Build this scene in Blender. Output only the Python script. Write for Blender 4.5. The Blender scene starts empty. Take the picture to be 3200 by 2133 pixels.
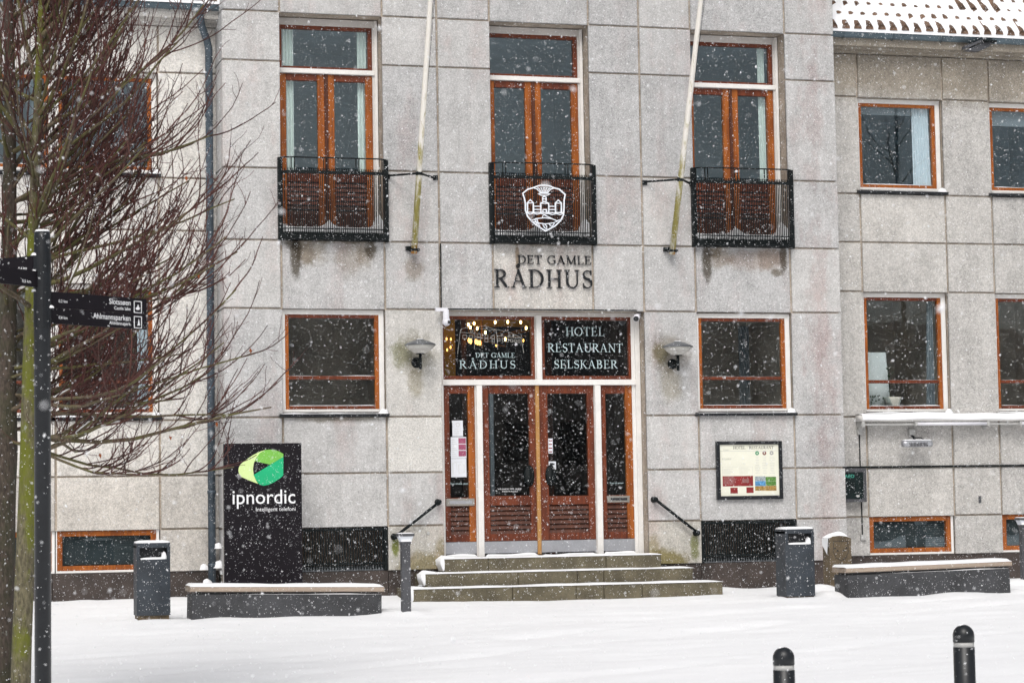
import bpy, bmesh, math, random
import numpy as np
from mathutils import Vector, Matrix, noise as mnoise

random.seed(7)
S = bpy.context.scene
COL = S.collection
R = math.radians

# ------------------------------------------------------------------ camera
CAM = Vector((-9.6102, -33.0, 1.1971))
yaw, pitch, roll = R(15.5867), R(4.3226), R(-0.9658)
fw = Vector((math.sin(yaw) * math.cos(pitch), math.cos(yaw) * math.cos(pitch), math.sin(pitch)))
rt = Vector((math.cos(yaw), -math.sin(yaw), 0))
up = rt.cross(fw)
r2 = math.cos(roll) * rt + math.sin(roll) * up
u2 = -math.sin(roll) * rt + math.cos(roll) * up
cd = bpy.data.cameras.new('camera')
cam = bpy.data.objects.new('camera', cd)
COL.objects.link(cam)
cam.matrix_world = Matrix(((r2.x, u2.x, -fw.x, CAM.x), (r2.y, u2.y, -fw.y, CAM.y), (r2.z, u2.z, -fw.z, CAM.z), (0, 0, 0, 1)))
cd.sensor_width = 36
cd.lens = 81.397
cd.clip_start = 0.1
cd.clip_end = 500
cd.dof.use_dof = True
cd.dof.focus_distance = 34.5
cd.dof.aperture_fstop = 7.0
S.camera = cam

# ------------------------------------------------------------------ overcast sky and soft sun
SUN_EL, SUN_ROT = R(48), R(200)
w = bpy.data.worlds.new('World')
S.world = w
w.use_nodes = True
nt = w.node_tree
bg = nt.nodes['Background']
sky = nt.nodes.new('ShaderNodeTexSky')
sky.sky_type = 'NISHITA'
sky.sun_disc = False
sky.sun_elevation = SUN_EL
sky.sun_rotation = SUN_ROT
sky.air_density = 1.0
sky.dust_density = 6.0
hs = nt.nodes.new('ShaderNodeHueSaturation')
hs.inputs['Saturation'].default_value = 0.34
nt.links.new(sky.outputs[0], hs.inputs['Color'])
nt.links.new(hs.outputs[0], bg.inputs['Color'])
bg.inputs['Strength'].default_value = 0.092
sd = bpy.data.lights.new('sun', 'SUN')
sd.energy = 1.0
sd.angle = R(32)
sd.color = (1.0, 0.975, 0.94)
sun = bpy.data.objects.new('sun', sd)
COL.objects.link(sun)
sun.rotation_euler = (R(90) - SUN_EL, 0, R(-22))
S.view_settings.view_transform = 'Standard'
S.view_settings.look = 'None'
S.view_settings.gamma = 1
S.view_settings.use_curve_mapping = False
S.view_settings.exposure = 0.26
S.render.engine = 'CYCLES'
S.cycles.max_bounces = 8
S.cycles.transparent_max_bounces = 12

# ------------------------------------------------------------------ materials
MATS = {}


def ramp2(nt, fac, a, b):
    n = nt.nodes.new('ShaderNodeMapRange')
    n.inputs[1].default_value = a
    n.inputs[2].default_value = b
    n.interpolation_type = 'SMOOTHSTEP'
    nt.links.new(fac, n.inputs[0])
    return n.outputs[0]


def math_(nt, op, a, b=None, clamp=False):
    n = nt.nodes.new('ShaderNodeMath')
    n.operation = op
    n.use_clamp = clamp
    for i, v in enumerate((a, b)):
        if v is None:
            continue
        if isinstance(v, (int, float)):
            n.inputs[i].default_value = v
        else:
            nt.links.new(v, n.inputs[i])
    return n.outputs[0]


def mixc(nt, fac, a, b, mode='MIX'):
    n = nt.nodes.new('ShaderNodeMix')
    n.data_type = 'RGBA'
    n.blend_type = mode
    n.clamp_factor = True
    for i, v in ((0, fac), (6, a), (7, b)):
        if isinstance(v, (int, float)):
            n.inputs[i].default_value = v
        elif isinstance(v, tuple):
            n.inputs[i].default_value = (v[0], v[1], v[2], 1)
        else:
            nt.links.new(v, n.inputs[i])
    return n.outputs[2]


def pos(nt, scale=(1, 1, 1), coord='world'):
    if coord == 'world':
        g = nt.nodes.new('ShaderNodeNewGeometry').outputs['Position']
    else:
        g = nt.nodes.new('ShaderNodeTexCoord').outputs['Object']
    m = nt.nodes.new('ShaderNodeMapping')
    m.inputs['Scale'].default_value = scale
    nt.links.new(g, m.inputs[0])
    return m.outputs[0]


def noise_(nt, vec, scale, detail=3, rough=0.55):
    n = nt.nodes.new('ShaderNodeTexNoise')
    n.inputs['Scale'].default_value = scale
    n.inputs['Detail'].default_value = detail
    n.inputs['Roughness'].default_value = rough
    nt.links.new(vec, n.inputs['Vector'])
    return n.outputs[0]


def bump_(nt, h, strength, dist=0.01):
    b = nt.nodes.new('ShaderNodeBump')
    b.inputs['Strength'].default_value = strength
    b.inputs['Distance'].default_value = dist
    nt.links.new(h, b.inputs['Height'])
    return b.outputs[0]


def newmat(name):
    m = bpy.data.materials.new(name)
    m.use_nodes = True
    MATS[name] = m
    return m, m.node_tree, m.node_tree.nodes['Principled BSDF']


def plain(name, col, rough=0.55, metal=0.0, var=0.15, scale=6.0, fine=60.0, bump=0.15, stretch=(1, 1, 1), spec=0.4, snowdust=0.0, coord='world'):
    m, nt, p = newmat(name)
    v = pos(nt, stretch, coord)
    a = noise_(nt, v, scale, 4)
    b = noise_(nt, v, fine, 2)
    t = math_(nt, 'ADD', math_(nt, 'MULTIPLY', a, 0.6), math_(nt, 'MULTIPLY', b, 0.4))
    t = ramp2(nt, t, 0.3, 0.7)
    lo = tuple(c * (1 - var) for c in col)
    hi = tuple(min(1, c * (1 + var)) for c in col)
    c = mixc(nt, t, lo, hi)
    if snowdust:
        k = ramp2(nt, noise_(nt, v, 9, 5, 0.7), 0.62, 0.75)
        c = mixc(nt, math_(nt, 'MULTIPLY', k, snowdust), c, (0.8, 0.82, 0.85))
    nt.links.new(c, p.inputs['Base Color'])
    p.inputs['Roughness'].default_value = rough
    p.inputs['Metallic'].default_value = metal
    p.inputs['Specular IOR Level'].default_value = spec
    if bump:
        nt.links.new(bump_(nt, b, bump, 0.004), p.inputs['Normal'])
    return m


def stone(name, col, stains_or_tones=(), pink=True, var=1.0):
    """cast stone cladding: speckled, blotched, rain streaked; stains = (x, z, rx, rz, colour, strength, noise)"""
    m, nt, p = newmat(name)
    v = pos(nt)
    big = ramp2(nt, noise_(nt, v, 2.3, 5, 0.6), 0.3, 0.7)
    mid = ramp2(nt, noise_(nt, v, 11, 4, 0.65), 0.3, 0.7)
    st = ramp2(nt, noise_(nt, pos(nt, (7, 7, 0.55)), 1.0, 4, 0.6), 0.35, 0.7)
    fine = ramp2(nt, math_(nt, 'ADD', math_(nt, 'MULTIPLY', noise_(nt, v, 38, 3, 0.8), 0.5), math_(nt, 'MULTIPLY', noise_(nt, v, 105, 2, 0.8), 0.5)), 0.34, 0.64)
    oi = nt.nodes.new('ShaderNodeObjectInfo').outputs['Random']
    tone = math_(nt, 'ADD', math_(nt, 'MULTIPLY', big, 0.20 * var), math_(nt, 'MULTIPLY', mid, 0.20 * var))
    tone = math_(nt, 'ADD', tone, math_(nt, 'MULTIPLY', st, 0.10 * var))
    tone = math_(nt, 'ADD', tone, math_(nt, 'MULTIPLY', fine, 0.66))
    tone = math_(nt, 'ADD', tone, math_(nt, 'MULTIPLY', oi, 0.20))
    tone = math_(nt, 'ADD', tone, 0.335 + 0.2 * (1 - var))
    c = mixc(nt, 1.0, col, (1, 1, 1), 'MULTIPLY')
    hsv = nt.nodes.new('ShaderNodeHueSaturation')
    nt.links.new(tone, hsv.inputs['Value'])
    nt.links.new(c, hsv.inputs['Color'])
    c = hsv.outputs[0]
    # warm / cool drift from slab to slab
    c = mixc(nt, math_(nt, 'MULTIPLY', oi, 0.5), c, (1.0, 0.975, 0.93), 'MULTIPLY')
    sep = nt.nodes.new('ShaderNodeSeparateXYZ')
    nt.links.new(v, sep.inputs[0])
    n2 = noise_(nt, v, 5.5, 5, 0.7)
    if pink:
        pn = noise_(nt, pos(nt, (1.4, 1.4, 0.35)), 1.3, 4, 0.6)
        pk = ramp2(nt, math_(nt, 'ADD', math_(nt, 'MULTIPLY', pn, 0.75), math_(nt, 'MULTIPLY', n2, 0.25)), 0.50, 0.66)
        c = mixc(nt, math_(nt, 'MULTIPLY', pk, 0.75), c, (0.90, 0.80, 0.79), 'MULTIPLY')
        # reddish weathering that runs down the corner of the block
        d = math_(nt, 'ABSOLUTE', math_(nt, 'SUBTRACT', sep.outputs[0], 4.52))
        d = math_(nt, 'ADD', d, math_(nt, 'MULTIPLY', math_(nt, 'SUBTRACT', noise_(nt, pos(nt, (1, 1, .45)), 3.2, 5, .7), 0.47), 1.6))
        k = math_(nt, 'SUBTRACT', 1.0, ramp2(nt, d, 0.02, 0.26))
        c = mixc(nt, math_(nt, 'MULTIPLY', k, 0.55), c, (0.80, 0.68, 0.67), 'MULTIPLY')
    for (sx, sz, rx, rz, sc, ss, sn) in stains_or_tones:
        dx = math_(nt, 'DIVIDE', math_(nt, 'SUBTRACT', sep.outputs[0], sx), rx)
        dz = math_(nt, 'DIVIDE', math_(nt, 'SUBTRACT', sep.outputs[2], sz), rz)
        d = math_(nt, 'SQRT', math_(nt, 'ADD', math_(nt, 'MULTIPLY', dx, dx), math_(nt, 'MULTIPLY', dz, dz)))
        d = math_(nt, 'ADD', d, math_(nt, 'MULTIPLY', math_(nt, 'SUBTRACT', n2, 0.5), sn))
        k = math_(nt, 'SUBTRACT', 1.0, ramp2(nt, d, 0.45, 1.05))
        c = mixc(nt, math_(nt, 'MULTIPLY', k, ss), c, sc, 'MULTIPLY')
    nt.links.new(c, p.inputs['Base Color'])
    p.inputs['Roughness'].default_value = 0.85
    p.inputs['Specular IOR Level'].default_value = 0.25
    nt.links.new(bump_(nt, math_(nt, 'ADD', fine, mid), 0.35, 0.006), p.inputs['Normal'])
    return m


def wood(name, col, dark, rough=0.38, amount=0.6):
    m, nt, p = newmat(name)
    g = noise_(nt, pos(nt, (26, 26, 1.6)), 1.0, 5, 0.6)
    b = noise_(nt, pos(nt), 3.0, 3)
    t = ramp2(nt, math_(nt, 'ADD', math_(nt, 'MULTIPLY', g, 0.65), math_(nt, 'MULTIPLY', b, 0.35)), 0.38, 0.64)
    c = mixc(nt, math_(nt, 'MULTIPLY', t, amount), col, dark)
    nt.links.new(c, p.inputs['Base Color'])
    p.inputs['Roughness'].default_value = rough
    p.inputs['Specular IOR Level'].default_value = 0.35
    nt.links.new(bump_(nt, g, 0.2, 0.003), p.inputs['Normal'])
    return m


def glass(name, ior=1.68, tint=(0.92, 0.96, 0.97)):
    m, nt, p = newmat(name)
    nt.nodes.remove(p)
    out = nt.nodes['Material Output']
    tr = nt.nodes.new('ShaderNodeBsdfTransparent')
    tr.inputs[0].default_value = (*tint, 1)
    gl = nt.nodes.new('ShaderNodeBsdfGlossy')
    gl.inputs['Roughness'].default_value = 0.012
    fr = nt.nodes.new('ShaderNodeFresnel')
    bf = nt.nodes.new('ShaderNodeNewGeometry').outputs['Backfacing']
    mr = nt.nodes.new('ShaderNodeMapRange')
    mr.inputs[3].default_value = ior
    mr.inputs[4].default_value = 1 / ior
    nt.links.new(bf, mr.inputs[0])
    nt.links.new(mr.outputs[0], fr.inputs[0])
    gl.inputs['Color'].default_value = (0.84, 0.95, 1.0, 1)
    wv = noise_(nt, pos(nt), 1.6, 1)
    bn = bump_(nt, wv, 0.06, 0.02)
    nt.links.new(bn, gl.inputs['Normal'])
    mx = nt.nodes.new('ShaderNodeMixShader')
    nt.links.new(fr.outputs[0], mx.inputs[0])
    nt.links.new(tr.outputs[0], mx.inputs[1])
    nt.links.new(gl.outputs[0], mx.inputs[2])
    nt.links.new(mx.outputs[0], out.inputs[0])
    return m


def emit(name, col, strength):
    m, nt, p = newmat(name)
    p.inputs['Base Color'].default_value = (*col, 1)
    p.inputs['Emission Color'].default_value = (*col, 1)
    p.inputs['Emission Strength'].default_value = strength
    return m


def bark(name, col, moss, amt, sc=5.0):
    m, nt, p = newmat(name)
    v = pos(nt)
    a = ramp2(nt, noise_(nt, pos(nt, (1, 1, 0.5)), sc, 5, 0.7), 0.42, 0.58)
    f = noise_(nt, pos(nt, (1, 1, 0.35)), 45, 4, 0.7)
    c = mixc(nt, ramp2(nt, f, 0.3, 0.7), tuple(x * 0.55 for x in col), tuple(x * 1.5 for x in col))
    c = mixc(nt, math_(nt, 'MULTIPLY', a, amt), c, moss)
    k = ramp2(nt, noise_(nt, v, 14, 4, 0.7), 0.64, 0.70)
    c = mixc(nt, math_(nt, 'MULTIPLY', k, 0.7), c, (0.34, 0.36, 0.33))
    nt.links.new(c, p.inputs['Base Color'])
    p.inputs['Roughness'].default_value = 0.9
    nt.links.new(bump_(nt, f, 0.8, 0.02), p.inputs['Normal'])
    return m


ST = (0.468, 0.468, 0.470)
DK = (0.30, 0.27, 0.22)
GR = (0.42, 0.45, 0.26)
stone('cladding stone', ST)
stone('wing stone', (0.46, 0.45, 0.435), [(8.6, 8.35, 9.0, .85, (.62, .56, .47), .9, .5)], pink=False)
stone('left wing overexposed stone', (0.62, 0.605, 0.58), [(-9.0, 1.0, 9.0, 1.4, (.80, .78, .76), .9, .3)], pink=False)  # overexposure put into the colour: lighter stone, toned down low on the wall
mortar = plain('joint mortar', (0.40, 0.345, 0.285), 0.9, var=0.35, scale=4, fine=30)
plain('plinth granite', (0.052, 0.040, 0.035), 0.6, var=0.45, scale=3, fine=70, snowdust=0.1)
plain('step granite', (0.118, 0.102, 0.066), 0.7, var=0.4, scale=3.5, fine=70, snowdust=0.06)
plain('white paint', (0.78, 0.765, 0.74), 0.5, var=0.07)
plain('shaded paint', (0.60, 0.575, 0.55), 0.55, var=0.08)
wood('orange wood', (0.38, 0.112, 0.018), (0.15, 0.036, 0.008), amount=0.75)
wood('red wood', (0.175, 0.042, 0.016), (0.07, 0.018, 0.010), amount=0.8)
wood('dark wood', (0.105, 0.034, 0.017), (0.045, 0.016, 0.011), amount=0.8)
wood('pale wood', (0.48, 0.26, 0.09), (0.36, 0.18, 0.06))
glass('window glass')
glass('lamp glass', 1.5, (0.9, 0.9, 0.88))
plain('black iron', (0.006, 0.009, 0.010), 0.55, var=0.3, bump=0.1, spec=0.2)
plain('black paint', (0.012, 0.014, 0.017), 0.35, var=0.3, bump=0.05)
plain('sign black', (0.008, 0.006, 0.009), 0.4, var=0.2, bump=0.02, spec=0.25)
plain('bin steel', (0.034, 0.042, 0.052), 0.5, var=0.3, scale=4, snowdust=0.12)
plain('grey steel', (0.072, 0.074, 0.082), 0.5, var=0.2, snowdust=0.1)
plain('zinc', (0.105, 0.145, 0.17), 0.42, metal=0.3, var=0.25, scale=3)
plain('pipe zinc', (0.075, 0.10, 0.125), 0.45, metal=0.2, var=0.35, scale=3, fine=20)
plain('steel plate', (0.46, 0.47, 0.50), 0.35, metal=0.6, var=0.1)
plain('brass mail', (0.42, 0.40, 0.36), 0.3, metal=0.7, var=0.1)
plain('snow', (0.90, 0.912, 0.935), 0.6, var=0.02, scale=1.5, fine=25, bump=0.12, spec=0.2)
plain('bench concrete', (0.055, 0.057, 0.062), 0.75, var=0.4, scale=3.5, fine=60, snowdust=0.18)
plain('bench plank', (0.36, 0.29, 0.23), 0.7, var=0.25, scale=2, fine=40, stretch=(0.3, 4, 4))
plain('flagpole white', (0.80, 0.77, 0.70), 0.4, var=0.06)
plain('carved stone', (0.125, 0.095, 0.060), 0.85, var=0.4, scale=5, fine=60)
plain('clay tile', (0.17, 0.105, 0.07), 0.8, var=0.5, scale=7, fine=50)
plain('curtain cloth', (0.80, 0.84, 0.78), 0.9, var=0.06)
plain('curtain white', (0.72, 0.76, 0.80), 0.9, var=0.05)
plain('blind dark', (0.07, 0.085, 0.09), 0.9, var=0.2)
plain('curtain grey', (0.24, 0.26, 0.28), 0.9, var=0.08)
plain('room wall', (0.60, 0.53, 0.47), 0.9, var=0.4, scale=1.2)
plain('room wall cool', (0.44, 0.52, 0.58), 0.9, var=0.2, scale=1.2)
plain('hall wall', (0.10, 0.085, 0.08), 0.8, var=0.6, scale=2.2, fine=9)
plain('hall gold wall', (0.52, 0.27, 0.035), 0.7, var=0.25, scale=3)
plain('paper', (0.72, 0.75, 0.80), 0.7, var=0.03)
plain('cream paper', (0.80, 0.80, 0.68), 0.6, var=0.03)
plain('grey ink', (0.36, 0.36, 0.35), 0.7, var=0.05)
plain('light ink', (0.55, 0.56, 0.53), 0.7, var=0.05)
plain('dark ink', (0.03, 0.032, 0.035), 0.7, var=0.1)
plain('red print', (0.24, 0.022, 0.022), 0.6, var=0.2)
plain('magenta print', (0.34, 0.08, 0.15), 0.6, var=0.15)
plain('photo blue', (0.10, 0.30, 0.55), 0.6, var=0.5, scale=40)
plain('photo green', (0.10, 0.24, 0.05), 0.6, var=0.6, scale=50)
plain('photo autumn', (0.36, 0.22, 0.06), 0.6, var=0.6, scale=50)
plain('photo grey', (0.33, 0.38, 0.40), 0.6, var=0.5, scale=50)
plain('icon green', (0.03, 0.27, 0.12), 0.6, var=0.05)
plain('icon brown', (0.20, 0.06, 0.045), 0.6, var=0.05)
plain('logo lime', (0.66, 0.83, 0.36), 0.5, var=0.03)
plain('logo green', (0.20, 0.52, 0.08), 0.5, var=0.06)
plain('logo teal', (0.01, 0.44, 0.19), 0.5, var=0.08)
plain('white print', (0.85, 0.86, 0.88), 0.5, var=0.02)
plain('window print', (0.50, 0.64, 0.66), 0.5, var=0.03)
plain('line print', (0.40, 0.39, 0.36), 0.5, var=0.03)
plain('crest white', (0.82, 0.86, 0.92), 0.4, var=0.03)
plain('green display', (0.005, 0.013, 0.013), 0.25, var=0.4)
plain('green print', (0.05, 0.36, 0.27), 0.5, var=0.1)
plain('white plastic', (0.74, 0.74, 0.79), 0.35, var=0.03)
plain('grey plastic', (0.45, 0.45, 0.44), 0.5, var=0.08)
plain('dish grey', (0.13, 0.14, 0.15), 0.35, metal=0.3, var=0.3, snowdust=0.4)
plain('frosted lamp', (0.50, 0.49, 0.46), 0.4, var=0.15)
plain('brick', (0.24, 0.20, 0.175), 0.9, var=0.35, scale=.6)
plain('dark roof', (0.05, 0.05, 0.055), 0.8, var=0.3)
plain('house glass', (0.03, 0.035, 0.04), 0.1, var=0.1)
plain('rust', (0.30, 0.13, 0.03), 0.8, var=0.4)
plain('plant leaf', (0.03, 0.055, 0.02), 0.5, var=0.4)
plain('plant pot', (0.42, 0.42, 0.37), 0.6, var=0.1)
plain('dry leaf', (0.36, 0.10, 0.03), 0.7, var=0.3)
emit('bulb', (1.0, 0.58, 0.18), 16.0)
emit('small bulb', (1.0, 0.48, 0.11), 4.0)
bark('dark bark', (0.075, 0.058, 0.046), (0.045, 0.06, 0.02), 0.35)
bark('mossy bark', (0.13, 0.115, 0.07), (0.135, 0.15, 0.012), 0.95, 3.5)
bark('limb bark', (0.13, 0.10, 0.068), (0.125, 0.125, 0.035), 0.7, 3.0)
plain('twig bark', (0.085, 0.024, 0.022), 0.6, var=0.7, scale=2.2, fine=20)
plain('brown twig', (0.080, 0.032, 0.025), 0.7, var=0.7, scale=2, fine=20)

# flag pole: white paint, algae low down
m, nt, p = newmat('weathered pole')
v = pos(nt)
sp = nt.nodes.new('ShaderNodeSeparateXYZ')
nt.links.new(v, sp.inputs[0])
n = noise_(nt, pos(nt, (14, 14, 0.9)), 1.0, 4, 0.7)
hgt = math_(nt, 'SUBTRACT', 1.0, ramp2(nt, sp.outputs[2], 5.6, 7.4))
k = math_(nt, 'MULTIPLY', ramp2(nt, math_(nt, 'ADD', math_(nt, 'MULTIPLY', hgt, 0.26), n), 0.54, 0.82), 0.95)
c = mixc(nt, k, (0.80, 0.77, 0.71), (0.29, 0.25, 0.035))
k2 = math_(nt, 'SUBTRACT', 1.0, ramp2(nt, sp.outputs[2], 5.05, 5.25))
c = mixc(nt, math_(nt, 'MULTIPLY', k2, ramp2(nt, n, 0.4, 0.55)), c, (0.42, 0.17, 0.03))
nt.links.new(c, p.inputs['Base Color'])
p.inputs['Roughness'].default_value = 0.45


def M(n):
    return MATS[n]


# ------------------------------------------------------------------ geometry helpers
ORG = {}


class MB:
    def __init__(s):
        s.v, s.f, s.mi, s.cur, s.mats, s.sm = [], [], [], 0, [], []
        s.smooth = False

    def mat(s, name):
        if name not in s.mats:
            s.mats.append(name)
        s.cur = s.mats.index(name)
        return s

    def face(s, idx):
        s.f.append(idx)
        s.mi.append(s.cur)
        s.sm.append(s.smooth)

    def box(s, x0, x1, y0, y1, z0, z1, skip=''):
        b = len(s.v)
        s.v += [(x0, y0, z0), (x1, y0, z0), (x1, y1, z0), (x0, y1, z0), (x0, y0, z1), (x1, y0, z1), (x1, y1, z1), (x0, y1, z1)]
        for k, q in (('f', (0, 1, 5, 4)), ('r', (1, 2, 6, 5)), ('b', (2, 3, 7, 6)), ('l', (3, 0, 4, 7)), ('t', (4, 5, 6, 7)), ('d', (3, 2, 1, 0))):
            if k not in skip:
                s.face(tuple(b + i for i in q))
        return s

    def cbox(s, x0, x1, y0, y1, z0, z1, c=0.006):
        """box whose front (-y) edges are chamfered"""
        b = len(s.v)
        s.v += [(x0 + c, y0, z0 + c), (x1 - c, y0, z0 + c), (x1 - c, y0, z1 - c), (x0 + c, y0, z1 - c),
                (x0, y0 + c, z0), (x1, y0 + c, z0), (x1, y0 + c, z1), (x0, y0 + c, z1),
                (x0, y1, z0), (x1, y1, z0), (x1, y1, z1), (x0, y1, z1)]
        for q in ((0, 1, 2, 3), (0, 4, 5, 1), (1, 5, 6, 2), (2, 6, 7, 3), (3, 7, 4, 0),
                  (4, 8, 9, 5), (5, 9, 10, 6), (6, 10, 11, 7), (7, 11, 8, 4), (8, 11, 10, 9)):
            s.face(tuple(b + i for i in q))
        return s

    def room(s, x0, x1, y0, y1, z0, z1):
        """inside of a room, open to the front"""
        b = len(s.v)
        s.v += [(x0, y0, z0), (x1, y0, z0), (x1, y1, z0), (x0, y1, z0), (x0, y0, z1), (x1, y0, z1), (x1, y1, z1), (x0, y1, z1)]
        for q in ((1, 5, 6, 2), (2, 6, 7, 3), (3, 7, 4, 0), (4, 7, 6, 5), (3, 0, 1, 2)):
            s.face(tuple(b + i for i in q))
        return s

    def prism(s, poly, y0, y1):
        """poly: (x, z) points counter-clockwise seen from -y"""
        b = len(s.v)
        n = len(poly)
        s.v += [(x, y0, z) for x, z in poly] + [(x, y1, z) for x, z in poly]
        s.face(tuple(b + i for i in range(n)))
        s.face(tuple(b + n + i for i in reversed(range(n))))
        for i in range(n):
            j = (i + 1) % n
            s.face((b + i, b + n + i, b + n + j, b + j))
        return s

    def plan(s, poly, z0, z1):
        """poly: (x, y) outline counter-clockwise from above"""
        b = len(s.v)
        n = len(poly)
        s.v += [(x, y, z0) for x, y in poly] + [(x, y, z1) for x, y in poly]
        s.face(tuple(b + n + i for i in range(n)))
        s.face(tuple(b + i for i in reversed(range(n))))
        for i in range(n):
            j = (i + 1) % n
            s.face((b + i, b + j, b + n + j, b + n + i))
        return s

    def tube(s, pts, rad, n=6, caps=True):
        pts = [Vector(p) for p in pts]
        if isinstance(rad, (int, float)):
            rad = [rad] * len(pts)
        b = len(s.v)
        prev = None
        for i, p in enumerate(pts):
            d = (pts[min(i + 1, len(pts) - 1)] - pts[max(i - 1, 0)])
            if d.length < 1e-9:
                d = Vector((0, 0, 1))
            d.normalize()
            if prev is None:
                a = Vector((0, 0, 1)) if abs(d.z) < 0.9 else Vector((1, 0, 0))
                x = d.cross(a).normalized()
            else:
                x = (prev - d * prev.dot(d))
                if x.length < 1e-6:
                    x = d.cross(Vector((0, 0, 1)))
                x.normalize()
            prev = x
            y = d.cross(x)
            for k in range(n):
                t = 2 * math.pi * k / n
                q = p + (x * math.cos(t) + y * math.sin(t)) * rad[i]
                s.v.append((q.x, q.y, q.z))
        for i in range(len(pts) - 1):
            for k in range(n):
                k2 = (k + 1) % n
                s.face((b + i * n + k, b + i * n + k2, b + (i + 1) * n + k2, b + (i + 1) * n + k))
        if caps:
            s.face(tuple(b + k for k in reversed(range(n))))
            e = b + (len(pts) - 1) * n
            s.face(tuple(e + k for k in range(n)))
        return s

    def lathe(s, prof, cx, cy, n=20):
        """prof: (radius, z) from bottom to top"""
        b = len(s.v)
        for r, z in prof:
            for k in range(n):
                t = 2 * math.pi * k / n
                s.v.append((cx + r * math.cos(t), cy + r * math.sin(t), z))
        for i in range(len(prof) - 1):
            for k in range(n):
                k2 = (k + 1) % n
                s.face((b + i * n + k, b + i * n + k2, b + (i + 1) * n + k2, b + (i + 1) * n + k))
        s.face(tuple(b + k for k in reversed(range(n))))
        e = b + (len(prof) - 1) * n
        s.face(tuple(e + k for k in range(n)))
        return s

    def ball(s, c, r, n=8, m=6, sq=(1, 1, 1)):
        b = len(s.v)
        for i in range(m + 1):
            ph = math.pi * i / m
            for k in range(n):
                t = 2 * math.pi * k / n
                s.v.append((c[0] + sq[0] * r * math.sin(ph) * math.cos(t), c[1] + sq[1] * r * math.sin(ph) * math.sin(t), c[2] - sq[2] * r * math.cos(ph)))
        for i in range(m):
            for k in range(n):
                k2 = (k + 1) % n
                s.face((b + i * n + k, b + i * n + k2, b + (i + 1) * n + k2, b + (i + 1) * n + k))
        return s

    def mound(s, c, rx, ry, rz, seed=0, n=12, m=7):
        """irregular heap of snow"""
        b = len(s.v)
        for i in range(m + 1):
            ph = math.pi / 2 * i / m
            for k in range(n):
                t = 2 * math.pi * k / n
                q = 1 + .75 * mnoise.noise(Vector((math.cos(t) * 1.3 + seed * 3.1, math.sin(t) * 1.3, ph * 1.4)))
                rr = math.sin(ph) ** 1.0 * q
                s.v.append((c[0] + rx * rr * math.cos(t), c[1] + ry * rr * math.sin(t), c[2] + rz * (math.cos(ph) ** .75) * (.75 + .25 * q) - .01))
        for i in range(m):
            for k in range(n):
                k2 = (k + 1) % n
                s.face((b + i * n + k, b + (i + 1) * n + k, b + (i + 1) * n + k2, b + i * n + k2))
        return s

    def ribbon(s, pts, wid, y0, y1, closed=False):
        """flat stroke in the x-z plane, y0 front, y1 back"""
        n = len(pts)
        if isinstance(wid, (int, float)):
            wid = [wid] * n
        L, Rr = [], []
        for i in range(n):
            if closed:
                a, c = pts[i - 1], pts[(i + 1) % n]
            else:
                a, c = pts[max(i - 1, 0)], pts[min(i + 1, n - 1)]
            dx, dz = c[0] - a[0], c[1] - a[1]
            l = math.hypot(dx, dz) or 1
            nx, nz = -dz / l, dx / l
            h = wid[i] / 2
            # mitre
            if closed or 0 < i < n - 1:
                ux, uz = pts[(i + 1) % n][0] - pts[i][0], pts[(i + 1) % n][1] - pts[i][1]
                ul = math.hypot(ux, uz) or 1
                cs = abs(-uz / ul * nx + ux / ul * nz)
                h = h / max(cs, 0.5)
            L.append((pts[i][0] + nx * h, pts[i][1] + nz * h))
            Rr.append((pts[i][0] - nx * h, pts[i][1] - nz * h))
        b = len(s.v)
        for i in range(n):
            s.v += [(L[i][0], y0, L[i][1]), (Rr[i][0], y0, Rr[i][1]), (L[i][0], y1, L[i][1]), (Rr[i][0], y1, Rr[i][1])]
        m = n if closed else n - 1
        for i in range(m):
            j = (i + 1) % n
            p, q = b + 4 * i, b + 4 * j
            s.face((p, p + 1, q + 1, q))
            s.face((p + 2, q + 2, q + 3, p + 3))
            s.face((p, q, q + 2, p + 2))
            s.face((p + 1, p + 3, q + 3, q + 1))
        if not closed:
            s.face((b, b + 2, b + 3, b + 1))
            e = b + 4 * (n - 1)
            s.face((e, e + 1, e + 3, e + 2))
        return s

    def mesh(s, name, off=Vector((0, 0, 0))):
        me = bpy.data.meshes.new(name)
        vv = [(x - off[0], y - off[1], z - off[2]) for x, y, z in s.v]
        me.from_pydata(vv, [], s.f)
        for mn in s.mats:
            me.materials.append(M(mn))
        me.polygons.foreach_set('material_index', s.mi)
        me.polygons.foreach_set('use_smooth', s.sm)
        me.update()
        return me

    def build(s, name, matname=None, parent=None, local=False, label=None):
        if matname:
            s.mats = [matname] if not s.mats else s.mats
        off = Vector((0, 0, 0))
        if parent is not None and not local:
            off = ORG.get(parent.name, Vector((0, 0, 0)))
        me = s.mesh(name, off)
        o = bpy.data.objects.new(name, me)
        COL.objects.link(o)
        if parent is not None:
            o.parent = parent
            ORG[o.name] = off
        if label:
            o['label'] = label
        return o


def thing(name, loc, label, cat, group=None, rot=(0, 0, 0)):
    o = bpy.data.objects.new(name, None)
    COL.objects.link(o)
    o.location = loc
    o.rotation_euler = rot
    o.empty_display_size = 0.2
    o['label'] = label
    o['category'] = cat
    if group:
        o['group'] = group
    ORG[o.name] = Vector(loc)
    return o


def struct(o, kind='structure'):
    o['kind'] = kind
    return o


def copy_tree(o, loc, label, parent=None):
    c = o.copy()
    COL.objects.link(c)
    if parent is None:
        c.location = loc
        c['label'] = label
        ORG[c.name] = Vector(loc)
    else:
        c.parent = parent
    for ch in list(o.children):
        copy_tree(ch, None, None, c)
    return c


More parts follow.
